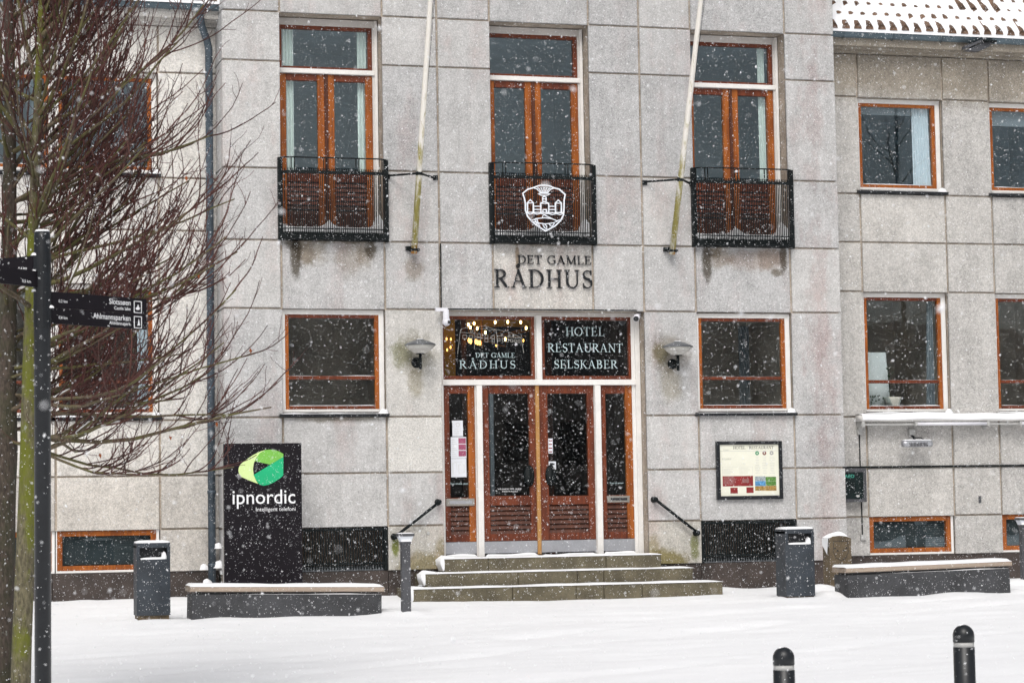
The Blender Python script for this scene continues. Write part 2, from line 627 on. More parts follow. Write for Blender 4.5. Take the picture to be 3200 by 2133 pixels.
def share(o, name, parent, loc):
    """another piece of the same mesh under the same parent"""
    c = bpy.data.objects.new(name, o.data)
    COL.objects.link(c)
    c.parent = parent
    c.location = loc
    return c


# ------------------------------------------------------------------ lettering
def text_mb(mb, body, x0, z0, height, y, width=None, align='l', depth=0.0, bold=0.0):
    """sans lettering as flat geometry in the x-z plane, cap height given, optional fitted width"""
    cu = bpy.data.curves.new('t', 'FONT')
    cu.body = body
    cu.size = 1
    cu.resolution_u = 3
    cu.offset = bold
    ob = bpy.data.objects.new('t', cu)
    COL.objects.link(ob)
    me = bpy.data.meshes.new_from_object(ob)
    bpy.data.objects.remove(ob)
    xs = [v.co.x for v in me.vertices]
    lo, hi = min(xs), max(xs)
    k = height / 0.70
    kx = (width / (hi - lo)) if width else k
    W = (hi - lo) * kx
    sx = x0 - (W if align == 'r' else W / 2 if align == 'c' else 0)
    b = len(mb.v)
    mb.v += [(sx + (v.co.x - lo) * kx, y, z0 + v.co.y * k) for v in me.vertices]
    for pl in me.polygons:
        mb.face(tuple(b + i for i in pl.vertices))
    bpy.data.meshes.remove(me)
    bpy.data.curves.remove(cu)
    return mb


def arc(cx, cz, rx, rz, a0, a1, n=14, thick=0.13, thin=0.05):
    P, Wd = [], []
    for i in range(n + 1):
        a = R(a0 + (a1 - a0) * i / n)
        P.append((cx + rx * math.cos(a), cz + rz * math.sin(a)))
        Wd.append(thin + (thick - thin) * abs(math.cos(a)) ** 1.3)
    return P, Wd


def glyph(ch, T=0.13, t=0.05):
    """serif capitals as strokes: list of (points, widths), advance"""
    o = []
    sf = 0.045

    def ser(x, z, h=0.12):
        o.append(([(x - h, z), (x + h, z)], sf))

    def stem(x, z0=0.0, z1=1.0, wd=T):
        o.append(([(x, z0), (x, z1)], wd))
    e = sf / 2
    if ch == 'D':
        stem(0.16); ser(0.14, e, .13); ser(0.14, 1 - e, .13)
        P, Wd = arc(0.30, 0.5, 0.42, 0.475, -90, 90, 16, T * 1.05)
        o.append(([(0.14, 0.025)] + P + [(0.14, 0.975)], [t] + Wd + [t]))
        return o, 0.82
    if ch == 'E':
        stem(0.16); ser(0.14, e, .13); ser(0.14, 1 - e, .13)
        o.append(([(0.14, 1 - t / 2), (0.56, 1 - t / 2)], t)); o.append(([(0.16, .52), (0.47, .52)], t)); o.append(([(0.14, t / 2), (0.60, t / 2)], t))
        o.append(([(0.55, 1.0), (0.55, 0.80)], t)); o.append(([(0.46, .63), (0.46, .42)], t)); o.append(([(0.58, 0), (0.61, 0.23)], t))
        return o, 0.68
    if ch == 'T':
        stem(0.34); ser(0.34, e, .15)
        o.append(([(0.03, 1 - t / 2), (0.65, 1 - t / 2)], t)); o.append(([(0.04, 1.0), (0.03, .78)], t)); o.append(([(0.64, 1.0), (0.65, .78)], t))
        return o, 0.70
    if ch == 'L':
        stem(0.16); ser(0.15, e, .13); ser(0.16, 1 - e, .14)
        o.append(([(0.14, t / 2), (0.58, t / 2)], t)); o.append(([(0.56, 0), (0.59, 0.25)], t))
        return o, 0.64
    if ch == 'H':
        for x in (0.16, 0.68):
            stem(x); ser(x, e, .14); ser(x, 1 - e, .14)
        o.append(([(0.16, .51), (0.68, .51)], t))
        return o, 0.84
    if ch == 'N':
        stem(0.14, wd=t); stem(0.70, wd=t); ser(0.14, e); ser(0.10, 1 - e, .10); ser(0.70, 1 - e)
        o.append(([(0.11, 1.0), (0.70, 0.0)], T))
        return o, 0.84
    if ch == 'M':
        stem(0.14, wd=t); stem(0.84, wd=T); ser(0.14, e, .11); ser(0.84, e, .13); ser(0.10, 1 - e, .08); ser(0.88, 1 - e, .09)
        o.append(([(0.13, 1.0), (0.48, 0.03)], T)); o.append(([(0.48, 0.03), (0.84, 1.0)], t))
        return o, 1.0
    if ch in 'AÅ':
        o.append(([(0.11, 0.0), (0.40, 1.0)], t)); o.append(([(0.38, 1.0), (0.70, 0.0)], T)); o.append(([(0.20, .36), (0.58, .36)], t))
        ser(0.11, e, .11); ser(0.70, e, .13)
        if ch == 'Å':
            P, Wd = arc(0.39, 1.19, 0.075, 0.085, 0, 360, 10, .055, .055)
            o.append((P, Wd))
        return o, 0.82
    if ch == 'R':
        stem(0.16); ser(0.15, e, .14); ser(0.13, 1 - e, .13)
        P, Wd = arc(0.28, 0.745, 0.27, 0.23, -90, 90, 12)
        o.append(([(0.14, 0.515)] + P + [(0.14, 0.975)], [t] + Wd + [t]))
        o.append(([(0.32, 0.52), (0.66, 0.02)], T)); ser(0.70, e, .08)
        return o, 0.76
    if ch == 'B':
        stem(0.16); ser(0.13, e, .12); ser(0.13, 1 - e, .12)
        P, Wd = arc(0.28, 0.755, 0.23, 0.22, -90, 90, 10)
        o.append(([(0.14, 0.535)] + P + [(0.14, 0.975)], [t] + Wd + [t]))
        P, Wd = arc(0.30, 0.275, 0.28, 0.25, -90, 90, 10)
        o.append(([(0.14, 0.025)] + P + [(0.14, 0.525)], [t] + Wd + [t]))
        return o, 0.70
    if ch == 'U':
        stem(0.16, .3, 1); stem(0.68, .3, 1, t * 1.3); ser(0.16, 1 - e, .14); ser(0.68, 1 - e, .12)
        P, Wd = arc(0.42, 0.31, 0.26, 0.285, 180, 360, 12)
        Wd = [T + (t * 1.3 - T) * i / 12 if i > 5 else max(Wd[i], .07) for i in range(13)]
        o.append((P, Wd))
        return o, 0.82
    if ch == 'S':
        P, Wd = [], []
        for i in range(11):
            a = R(35 + i * 21.5)
            P.append((0.30 + 0.20 * math.cos(a), 0.745 + 0.23 * math.sin(a)))
        for i in range(11):
            a = R(70 - i * 21.5)
            P.append((0.30 + 0.215 * math.cos(a), 0.26 + 0.24 * math.sin(a)))
        n = len(P)
        Wd = [0.05 + 0.085 * math.exp(-((i - n / 2 + .5) / 4.2) ** 2) for i in range(n)]
        o.append((P, Wd)); o.append(([(0.48, 1.0), (0.49, .74)], t)); o.append(([(0.10, 0.0), (0.085, .27)], t))
        return o, 0.58
    if ch == 'O':
        P, Wd = arc(0.43, 0.5, 0.37, 0.48, 0, 360, 24)
        o.append((P, Wd))
        return o, 0.88
    if ch == 'G':
        P, Wd = arc(0.45, 0.5, 0.38, 0.48, 45, 318, 20)
        o.append((P, Wd)); stem(0.73, .05, .44); ser(0.72, .44, .13); o.append(([(0.71, .98), (0.73, .72)], t))
        return o, 0.86
    if ch == 'K':
        stem(0.16); ser(0.16, e, .14); ser(0.16, 1 - e, .14)
        o.append(([(0.20, .45), (0.60, 1.0)], t)); o.append(([(0.30, .58), (0.66, 0.0)], T)); ser(0.60, 1 - e, .10); ser(0.68, e, .12)
        return o, 0.78
    if ch == '·':
        o.append(([(0.06, .47), (0.18, .47)], .12))
        return o, 0.24
    return o, 0.36


def serif(word, x0, x1, z0, z1, y0, y1, gap=0.07, bold=1.0):
    """returns a list of one MB per letter, fitted to x0..x1, cap height z0..z1"""
    h = z1 - z0
    adv = [glyph(c)[1] for c in word]
    tot = sum(adv) + gap * (len(word) - 1)
    kx = (x1 - x0) / tot
    x = x0
    out = []
    for c, a in zip(word, adv):
        g, _ = glyph(c, 0.13 * bold, 0.05 * bold)
        mb = MB()
        for i, (P, Wd) in enumerate(g):
            pts = [(x + px * kx, z0 + pz * h) for px, pz in P]
            wd = [q * h for q in Wd] if isinstance(Wd, list) else Wd * h
            mb.ribbon(pts, wd, y0 - 0.0005 * i, y1)
        if g:
            out.append(mb)
        x += (a + gap) * kx
    return out


def merge(mbs):
    m = MB()
    for q in mbs:
        b = len(m.v)
        m.v += q.v
        for f in q.f:
            m.face(tuple(b + i for i in f))
    return m


# ================================================================== GROUND
def ground_z(x, y):
    yy = min(y, 1.0)
    yy = max(yy, -30)
    z = 0.05 + 0.03 * yy - 0.002 * max(-14, min(14, x)) * yy
    return z


TRACKS = [(-9.5, -11.6, 6.4, -4.3, .050), (-9.5, -10.2, 6.9, -2.9, .035), (-9.0, -7.4, 6.0, -3.6, .025), (-8.5, -13.5, 2.0, -9.5, .03)]


def snow_z(x, y):
    z = ground_z(x, y)
    n1 = mnoise.noise(Vector((x * 0.35, y * 0.7, 0.3)))
    n2 = mnoise.noise(Vector((x * 1.1 + 4, y * 3.1, 1.7)))
    n3 = mnoise.noise(Vector((x * 4.1, y * 7.1, 5.7)))
    n4 = mnoise.noise(Vector((x * 0.9 + 7, y * 9.0 + x * 1.2, 2.7)))
    z += 0.035 * n1 + 0.016 * n2 + 0.007 * n3 + 0.011 * max(0, n4) * (0.5 + n1)
    for (x0_, y0_, x1_, y1_, dep) in TRACKS:
        t_ = ((x - x0_) * (x1_ - x0_) + (y - y0_) * (y1_ - y0_)) / ((x1_ - x0_) ** 2 + (y1_ - y0_) ** 2)
        q_ = abs((x - x0_) * (y1_ - y0_) - (y - y0_) * (x1_ - x0_)) / math.hypot(x1_ - x0_, y1_ - y0_)
        if q_ < .5:
            z -= dep * math.exp(-(q_ / .16) ** 2) * (0.6 + 0.5 * mnoise.noise(Vector((t_ * 9, dep * 90, 3))))
    d = max(0.0, (-y if -4.9 < x < 5.0 else 0.65 - y))
    if y > 1.1:
        z -= 0.5
    if d < 0.9:
        z += 0.05 * (1 - d / 0.9) ** 2 * (0.6 + 0.8 * mnoise.noise(Vector((x * 1.7, 2.2, 0))))
    for (cx, cy, rr, hh) in ((-6.07, -2.9, 0.6, .06), (2.83, -2.9, 0.6, .05), (-5.2, -3.05, .6, .04), (5.2, -3.0, .7, .04), (-4.2, -3.0, .8, .03), (-2.77, -3.2, .35, .06), (3.75, -1.6, .5, .14), (7.3, -1.0, .5, .08), (3.45, -2.6, .4, .08), (-2.9, -2.7, .5, .04), (6.2, -2.6, .5, .05)):
        q = math.hypot(x - cx, y - cy) / rr
        if q < 1:
            z += hh * (1 - q * q) ** 2
    return z


def axis(segs):
    out = []
    for a, b, n in segs:
        out += [a + (b - a) * i / n for i in range(n)]
    out.append(segs[-1][1])
    return out


gx = axis([(-120, -30, 6), (-30, -12, 20), (-12, 11, 190), (11, 30, 20), (30, 120, 6)])
gy = axis([(-120, -40, 6), (-40, -24, 16), (-24, -14, 50), (-14, 1.2, 200), (1.2, 60, 4)])
mb = MB()
mb.smooth = True
nx = len(gx)
for yy in gy:
    for xx in gx:
        mb.v.append((xx, yy, snow_z(xx, yy)))
for j in range(len(gy) - 1):
    for i in range(nx - 1):
        a = j * nx + i
        mb.face((a, a + 1, a + nx + 1, a + nx))
struct(mb.build('snow_covered_ground', 'snow'))

# ================================================================== TOWN HALL
XL, XA, XB, XC, XD, XE, XF, XG, XH, XI = -4.69, -3.848, -2.318, -1.486, -0.675, 0.877, 1.681, 2.512, 4.067, 4.884
Z0, Z7, Z6, Z5, Z4, Z3, Z2, Z1, Zh, Zi, Zj = 0.453, 1.09, 1.862, 2.677, 4.25, 5.243, 6.292, 7.864, 8.595, 9.45, 10.4
WY = 0.65
hall = thing('town_hall', (0, 0, 0), 'pale stone old town hall with orange wooden windows and snowy tiled wings', 'building')
GAP = 0.017
XS = [XL, XA, XB, XC, XD, XE, XF, XG, XH, XI]
ZS = [Z0, Z7, Z6, Z5, Z4, Z3, Z2, Z1, Zh, Zi, Zj]

# stain variants
ds = lambda x, z, rx, rz, c=DK, s=1.0, n=1.3: (x, z, rx, rz, c, s, n)
stone('stained stone under left balcony', ST, [(-3.64, 5.02, .11, .44, (.24, .215, .18), .95, .9), ds(-3.45, 5.12, .34, .30, (.72, .66, .58), .9), ds(-2.62, 5.10, .16, .34, (.66, .60, .52), .9), ds(-3.70, 5.24, .14, .16, (.3, .27, .23), .9), ds(-3.50, 5.10, .18, .30, (.62, .57, .5), .8), (-2.53, 5.14, .12, .20, (.28, .25, .21), .95, .9), ds(-3.0, 5.3, .9, .12, (.5, .46, .4), .9), ds(-2.85, 5.0, .25, .35, (.75, .68, .6), .7)])
stone('stained stone under middle balcony', (0.55, 0.53, 0.50), [ds(-0.30, 5.05, .04, .28, (.55, .45, .35), .9), ds(.1, 5.28, .9, .08, (.5, .46, .4), .9)])
stone('stained stone under right balcony', ST, [(2.70, 5.0, .10, .42, (.24, .215, .18), .95, .9), ds(2.9, 5.10, .28, .24, (.70, .64, .57), .9), ds(3.7, 5.08, .26, .24, (.74, .68, .62), .9), ds(2.84, 5.16, .14, .14, (.5, .45, .38), .9), (3.95, 5.08, .075, .30, (.28, .25, .21), .95, .9), ds(3.84, 4.86, .12, .08, (.42, .38, .32), .9), ds(3.5, 5.05, .7, .2, (.78, .68, .62), .8)])
stone('mossy stone at left lamp', (0.53, 0.52, 0.50), [ds(-2.10, 3.60, .20, .24, GR, .6), ds(-1.9, 3.6, .40, .36, (.66, .64, .56), .9), ds(-1.88, 3.2, .16, .3, (.62, .58, .46), .7)])
stone('mossy stone at right lamp', ST, [ds(1.93, 3.62, .18, .22, (.55, .52, .36), .9), ds(2.06, 3.6, .38, .36, (.62, .58, .52), .9), ds(2.08, 3.15, .22, .36, (.70, .66, .56), .8)])
stone('mossy stone left of steps', (0.46, 0.445, 0.41), [ds(-2.22, .78, .07, .22, (.40, .46, .16), 1.0), ds(-1.75, .50, .50, .26, (.58, .52, .34), .95), ds(-1.5, .70, .16, .26, (.6, .55, .38), .8)])
stone('mossy stone right of steps', (0.46, 0.445, 0.41), [ds(2.40, .70, .09, .26, (.45, .48, .28), 1.0), ds(1.95, .48, .45, .24, (.52, .47, .26), 1.0), ds(1.74, .66, .14, .28, (.6, .55, .38), .8)])
stone('stained stone at pole foot', ST, [ds(-1.89, 4.85, .20, .20, (.62, .56, .5), .9)])
stone('pale stone beside door', (0.60, 0.59, 0.565), pink=False, var=0.5)
stone('stained stone under sill', ST, [ds(-3.1, 2.68, .8, .10, (.5, .46, .38), .8)])

special = {(1, 4): 'stained stone under left balcony', (4, 4): 'stained stone under middle balcony', (7, 4): 'stained stone under right balcony',
           (2, 3): 'mossy stone at left lamp', (6, 3): 'mossy stone at right lamp', (2, 0): 'mossy stone left of steps', (6, 0): 'mossy stone right of steps',
           (2, 4): 'stained stone at pole foot', (2, 2): 'pale stone beside door', (1, 2): 'stained stone under sill'}
openings = set()
for c in (1, 4, 7):
    openings |= {(c, 5), (c, 6), (c, 7)}
for c in (1, 7):
    openings |= {(c, 3), (c, 0)}
for c in (3, 4, 5):
    for r_ in (0, 1, 2, 3):
        openings.add((c, r_))
back = MB()
panels = []
for c in range(9):
    for r_ in range(10):
        x0, x1, z0, z1 = XS[c], XS[c + 1], ZS[r_], ZS[r_ + 1]
        if (c, r_) in openings:
            continue
        bx0 = x0 + (0.03 if c == 0 else 0)
        bx1 = x1 - (0.03 if c == 8 else 0)
        back.box(bx0, bx1, 0.034, 0.42, z0, z1)

        def g(cc, rr):
            return 0.0 if ((cc, rr) in openings or cc < 0 or cc > 8) else GAP
        panels.append((x0 + g(c - 1, r_), x1 - g(c + 1, r_), z0 + (0 if (r_ == 0 or (c, r_ - 1) in openings) else GAP), z1 - (0 if (c, r_ + 1) in openings else GAP * 0.6), special.get((c, r_), 'cladding stone')))
# wide lintel slab zone above door row keeps the joints of the row
# body of the block behind
back.box(XL + 0.03, XI - 0.03, 8.62, 8.63, 8.7, 10.4)
back.box(XL + 0.03, XL + 0.05, 0.42, 9.0, -0.5, 10.4)
back.box(XI - 0.05, XI - 0.03, 0.42, 9.0, -0.5, 10.4)
wall = back.build('front_wall', 'joint mortar', hall)
rp = random.Random(3)
for (x0, x1, z0, z1, mn) in panels:
    dy = rp.uniform(-0.003, 0.003)
    MB().cbox(x0, x1, dy, 0.05, z0, z1, 0.007).build('stone_panel', mn, wall)
# return (side) slabs of the projecting block, both sides
for (xa, xb) in ((XL, XL + 0.03), (XI - 0.03, XI)):
    for r_ in range(10):
        z0, z1 = ZS[r_] + (GAP if r_ else 0), ZS[r_ + 1] - GAP * .6
        MB().box(xa, xb, 0.053, 1.6 if r_ > 7 else WY + 0.3, z0, z1).build('stone_panel', 'cladding stone', wall)
# roof slab of the block, above the picture
MB().box(XL - 0.2, XI + 0.2, -0.2, 9.0, 10.402, 10.6).build('roof', 'zinc', hall)

# plinth
pl = [(XL + .02, -3.848), (-3.848, -2.318), (-2.318, -1.486), (1.681, 2.512), (2.512, 4.067), (4.067, XI - .02)]
for i, (a, b) in enumerate(pl):
    MB().box(a + 0.004, b - 0.004, 0.035, 0.4, -0.6, Z0 - 0.003).build('plinth_stone', 'plinth granite', hall)
MB().box(XC, XF, 0.2, 0.5, -0.6, 0.56).build('plinth_stone', 'plinth granite', hall)


# ------------------------------------------------------------------ windows
def frame_ring(mb, x0, x1, z0, z1, y0, y1, wl, wr=None, wb=None, wt=None):
    wr = wl if wr is None else wr
    wb = wl if wb is None else wb
    wt = wl if wt is None else wt
    mb.cbox(x0, x0 + wl, y0, y1, z0, z1, 0.004)
    mb.cbox(x1 - wr, x1, y0, y1, z0, z1, 0.004)
    mb.cbox(x0 + wl, x1 - wr, y0 + .001, y1, z0, z0 + wb, 0.004)
    mb.cbox(x0 + wl, x1 - wr, y0 + .001, y1, z1 - wt, z1, 0.004)


def curtain(x0, x1, z0, z1, y, mat, parent, folds=5, taper=0.0):
    mb = MB()
    mb.smooth = True
    n = folds * 6
    b = 0
    for j in range(2):
        for i in range(n + 1):
            u = i / n
            xx = x0 + (x1 - x0) * u + (taper * (1 - u) * j if taper > 0 else taper * u * j)
            mb.v.append((xx, y + 0.025 * math.sin(u * folds * 2 * math.pi), z1 if j else z0))
    for i in range(n):
        mb.face((i, i + 1, n + 2 + i, n + 1 + i))
    return mb.build('curtain', mat, parent)


def snow_strip(mb, x0, x1, y0, y1, z, h, n=14, seed=0, lump=0.5):
    """bumpy strip of lying snow, rounded front edge"""
    prof = [(0.0, 0.0), (-0.012, 0.45), (0.10, 0.9), (0.5, 1.0), (1.0, 1.0)]
    b = len(mb.v)
    m = len(prof)
    rs = random.Random(seed)
    for i in range(n + 1):
        u = i / n
        k = h * (1 - lump * 0.5 + lump * mnoise.noise(Vector((u * (x1 - x0) * 2.3, seed * 3.7, z))))
        if i in (0, n):
            k *= 0.25
        for (a, c) in prof:
            mb.v.append((x0 + (x1 - x0) * u, y0 + (y1 - y0) * a, z + k * c))
    for i in range(n):
        for j in range(m - 1):
            p = b + i * m + j
            mb.face((p, p + m, p + m + 1, p + 1))
    return mb


def upper_window(xa, xb, which):
    y = 0.30
    z0, z1 = 5.36, Z1 + 0.73 - 0.012   # opening runs from balcony floor to the Zh joint
    x0, x1 = xa + .012, xb - .012
    mb = MB()
    # outer white frame with a step
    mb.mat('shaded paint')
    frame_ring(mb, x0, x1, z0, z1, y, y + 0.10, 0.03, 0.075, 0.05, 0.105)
    mb.mat('white paint')
    mb.cbox(x0, x0 + 0.02, y - 0.025, y, z0, z1, .004)
    mb.cbox(x1 - 0.042, x1, y - 0.025, y, z0, z1, .004)
    mb.cbox(x0 + .021, x1 - .043, y - 0.03, y + 0.09, 7.757, 7.828, .006)
    win = mb.build('window', None, hall)
    a, b = x0 + 0.03, x1 - 0.075
    mid = (a + b) / 2
    # fanlight
    mb = MB()
    frame_ring(mb, a, b, 7.830, 8.480, y + .02, y + .09, .045, .064, .036, .058)
    mb.build('fanlight_sash', 'red wood', win)
    MB().box(a + .03, b - .03, y + .06, y + .064, 7.85, 8.45).build('pane', 'window glass', win)
    # french doors
    for (l, r_, s) in ((a, mid - .003, -1), (mid + .003, b, 1)):
        mb = MB()
        ow, iw = (.105, .122)
        wl, wr = (ow, iw) if s < 0 else (iw, ow)
        mb.mat('orange wood')
        mb.cbox(l, l + wl, y + .02, y + .09, 5.43, 7.752, .006)
        mb.cbox(r_ - wr, r_, y + .02, y + .09, 5.43, 7.752, .006)
        mb.mat('red wood')
        mb.cbox(l + wl, r_ - wr, y + .022, y + .09, 7.655, 7.752, .005)
        mb.cbox(l + wl, r_ - wr, y + .022, y + .09, 6.15, 6.29, .005)
        mb.mat('dark wood')
        mb.cbox(l + wl, r_ - wr, y + .022, y + .09, 5.43, 5.68, .005)
        leaf = mb.build('french_door', None, win)
        MB().box(l + wl - .01, r_ - wr + .01, y + .06, y + .064, 6.27, 7.67).build('pane', 'window glass', win)
        nS = 7
        for i in range(nS):
            q0 = 5.68 + (6.15 - 5.68) * i / nS
            q1 = 5.68 + (6.15 - 5.68) * (i + 1) / nS - .012
            mb = MB()
            mb.mat('red wood' if i > 1 else 'dark wood')
            # slanted weatherboard
            bq = len(mb.v)
            xa_, xb_ = l + wl + .002, r_ - wr - .002
            mb.v += [(xa_, y + .028, q0), (xb_, y + .028, q0), (xb_, y + .05, q1), (xa_, y + .05, q1), (xa_, y + .085, q0), (xb_, y + .085, q0), (xb_, y + .085, q1), (xa_, y + .085, q1)]
            for f in ((0, 1, 2, 3), (3, 2, 6, 7), (0, 4, 5, 1), (4, 7, 6, 5), (0, 3, 7, 4), (1, 5, 6, 2)):
                mb.face(tuple(bq + k for k in f))
            mb.build('weatherboard', None, win)
    # meeting bead
    MB().cbox(mid - .028, mid + .028, y + .003, y + .024, 5.43, 7.752, .008).build('astragal', 'dark wood', win)
    # snow on the sill inside the railing
    mb = MB()
    mb.smooth = True
    n = 26
    for i in range(n + 1):
        u = i / n
        xx = x0 + (x1 - x0) * u
        dl = abs(((u * 2) % 1.0) - .5) * 2
        k = .125 + .11 * dl ** 5
        if u > .94:
            k += .10
        mb.v += [(xx, 0.05, 5.36 + .02), (xx, 0.05, 5.36 + k * .6), (xx, 0.30, 5.36 + k)]
    for i in range(n):
        for j in range(2):
            p = i * 3 + j
            mb.face((p, p + 3, p + 4, p + 1))
    mb.build('snow_drift', 'snow', win)
    MB().box(x0, x1, 0.04, 0.42, 5.25, 5.36).build('threshold', 'plinth granite', win)
    if which == 0:
        curtain(a + .05, a + .24, 5.5, 8.45, y + .15, 'curtain cloth', win, 4)
        curtain(b - .20, b - .06, 5.5, 8.45, y + .15, 'curtain cloth', win, 3)
    if which == 2:
        curtain(b - .20, b - .09, 5.5, 8.45, y + .15, 'curtain cloth', win, 3)
    MB().room(x0 - .4, x1 + .4, .425, 3.2, 5.3, 8.64).build('room_interior', 'room wall cool', win)
    return win


for i, (a, b) in enumerate(((XA, XB), (XD, XE), (XG, XH))):
    upper_window(a, b, i)


def sill(parent, x0, x1, y0, z, h=0.05, back_y=0.1, snow=.02, seed=1):
    mb = MB()
    b = 0
    mb.v += [(x0, y0, z - h), (x1, y0, z - h), (x1, back_y, z - h), (x0, back_y, z - h), (x0, y0, z - .012), (x1, y0, z - .012), (x1, back_y, z + .03), (x0, back_y, z + .03)]
    for f in ((0, 1, 5, 4), (1, 2, 6, 5), (2, 3, 7, 6), (3, 0, 4, 7), (4, 5, 6, 7), (3, 2, 1, 0)):
        mb.face(f)
    mb.build('sill', 'black paint', parent)
    if snow:
        s = MB()
        s.smooth = True
        snow_strip(s, x0 + .01, x1 - .01, y0 + .006, back_y - .01, z - .010, snow, 24, seed, 0.9)
        s.mound((x1 - .08, y0 + .06, z - .005), .075, .05, .075, seed)
        s.build('snow_cap', 'snow', parent)


def casement(xa, xb, z0, z1, y, wallname, rail=None, snow_on=True, cur=None, woodm='red wood', room='room wall', sillY=-0.06, sill_snow=.02, seed=1, wallback=None, parent=hall):
    x0, x1 = xa + .005, xb - .012
    mb = MB()
    mb.mat('white paint')
    frame_ring(mb, x0, x1, z0, z1, y, y + .1, .05, .075, .05, .07)
    win = mb.build('window', None, parent)
    a, b, c, d = x0 + .05, x1 - .075, z0 + .05, z1 - .07
    mb = MB()
    mb.mat('orange wood')
    mb.cbox(a, a + .055, y + .015, y + .09, c, d, .005)
    mb.cbox(b - .06, b, y + .015, y + .09, c, d, .005)
    mb.mat(woodm)
    mb.cbox(a + .055, b - .06, y + .017, y + .09, c, c + .052, .005)
    mb.cbox(a + .055, b - .06, y + .017, y + .09, d - .05, d, .005)
    mb.build('sash', None, win)
    if rail:
        MB().cbox(a + .055, b - .06, y + .018, y + .08, rail[0], rail[1], .005).build('glazing_bar', 'red wood', win)
    MB().box(a + .03, b - .03, y + .055, y + .059, c + .02, d - .02).build('pane', 'window glass', win)
    if snow_on:
        s = MB()
        s.smooth = True
        snow_strip(s, a + .05, b - .055, y + .018, y + .055, c + .052, .012, 18, seed + 3, .8)
        if rail:
            snow_strip(s, a + .055, b - .06, y + .02, y + .055, rail[1], .006, 18, seed + 5, 1.4)
        s.build('snow_cap', 'snow', win)
    sill(win, xa - .055, xb + .03, sillY, z0 - .012, .052, y + .02, sill_snow, seed)
    MB().room(x0 - .3, x1 + .3, y + .11, y + 2.6, z0 - .1, z1 + .1).build('room_interior', room, win)
    return win, (a, b, c, d)


w1, box1 = casement(XA, XB, 2.745, 4.245, .08, None, (3.228, 3.282), seed=2)
w3, box3 = casement(XG, XH, 2.732, 4.235, .08, None, (3.222, 3.272), seed=5, sill_snow=.012)
curtain(box3[1] - .22, box3[1] - .04, box3[2], box3[3], 1.5, 'curtain grey', w3, 4)

# ------------------------------------------------------------------ basement grilles of the central block
for (xa, xb) in ((XA, XB), (XG, XH)):
    mb = MB()
    mb.box(xa + .012, xb - .012, .012, .05, 1.035, 1.07)
    mb.box(xa + .012, xb - .012, .012, .05, .545, .575)
    mb.box(xa + .008, xa + .04, .01, .06, .46, 1.085)
    mb.box(xb - .06, xb - .012, .01, .06, .46, 1.085)
    gr = mb.build('basement_grille', 'black iron', hall)
    nb = 36
    base = MB().box(-.009, .009, -.012, .012, .475, 1.082).build('bar', 'black iron', gr, local=True)
    base.location = (xa + .06, .028, 0)
    for i in range(1, nb):
        share(base, 'bar', gr, (xa + .06 + (xb - xa - .14) * i / (nb - 1), .028, 0))
    MB().room(xa, xb, .12, 1.0, .453, 1.09).build('light_well', 'room wall', gr)
    MB().box(xa + .01, xb - .01, .06, .12, .455, .53).build('ledge', 'curtain grey', gr)

# ------------------------------------------------------------------ entrance door
y = .26
mb = MB()
mb.mat('white paint')
for (a, b) in ((XC - .05, -1.40), (1.60, XF - .005)):
    mb.cbox(a, b, y - .02, y + .12, .60, 4.245, .006)
mb.cbox(1.545, 1.60, y + .012, y + .12, .60, 4.2, .004)
for (a, b) in ((-.90, -.812), (.945, 1.036)):
    mb.cbox(a, b, y - .03, y + .12, .60, 3.150, .006)
mb.cbox(-1.42, 1.60, y - .035, y + .12, 3.152, 3.235, .006)
mb.cbox(.045, .128, y - .02, y + .12, 3.235, 4.20, .006)
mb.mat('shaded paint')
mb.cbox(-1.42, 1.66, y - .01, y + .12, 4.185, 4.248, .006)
mb.cbox(.024, .045, y + .01, y + .12, 3.235, 4.20, .004)
mb.cbox(-.922, -.90, y, y + .12, .60, 3.15, .004)
mb.cbox(.934, .945, y, y + .12, .60, 3.15, .004)
dfr = mb.build('door_frame', None, hall)
MB().box(XC, XF, y - .12, y + .5, .52, .612).build('threshold', 'black paint', dfr)
fan = []
for (a, b) in ((-1.42, .024), (.130, 1.556)):
    mb = MB()
    mb.mat('red wood')
    frame_ring(mb, a, b, 3.238, 4.185, y + .02, y + .09, .05, .05, .055, .05)
    mb.mat('orange wood')
    f = mb.build('fanlight', None, hall)
    MB().box(a + .03, b - .03, y + .06, y + .064, 3.26, 4.16).build('pane', 'window glass', f)
    fan.append(f)


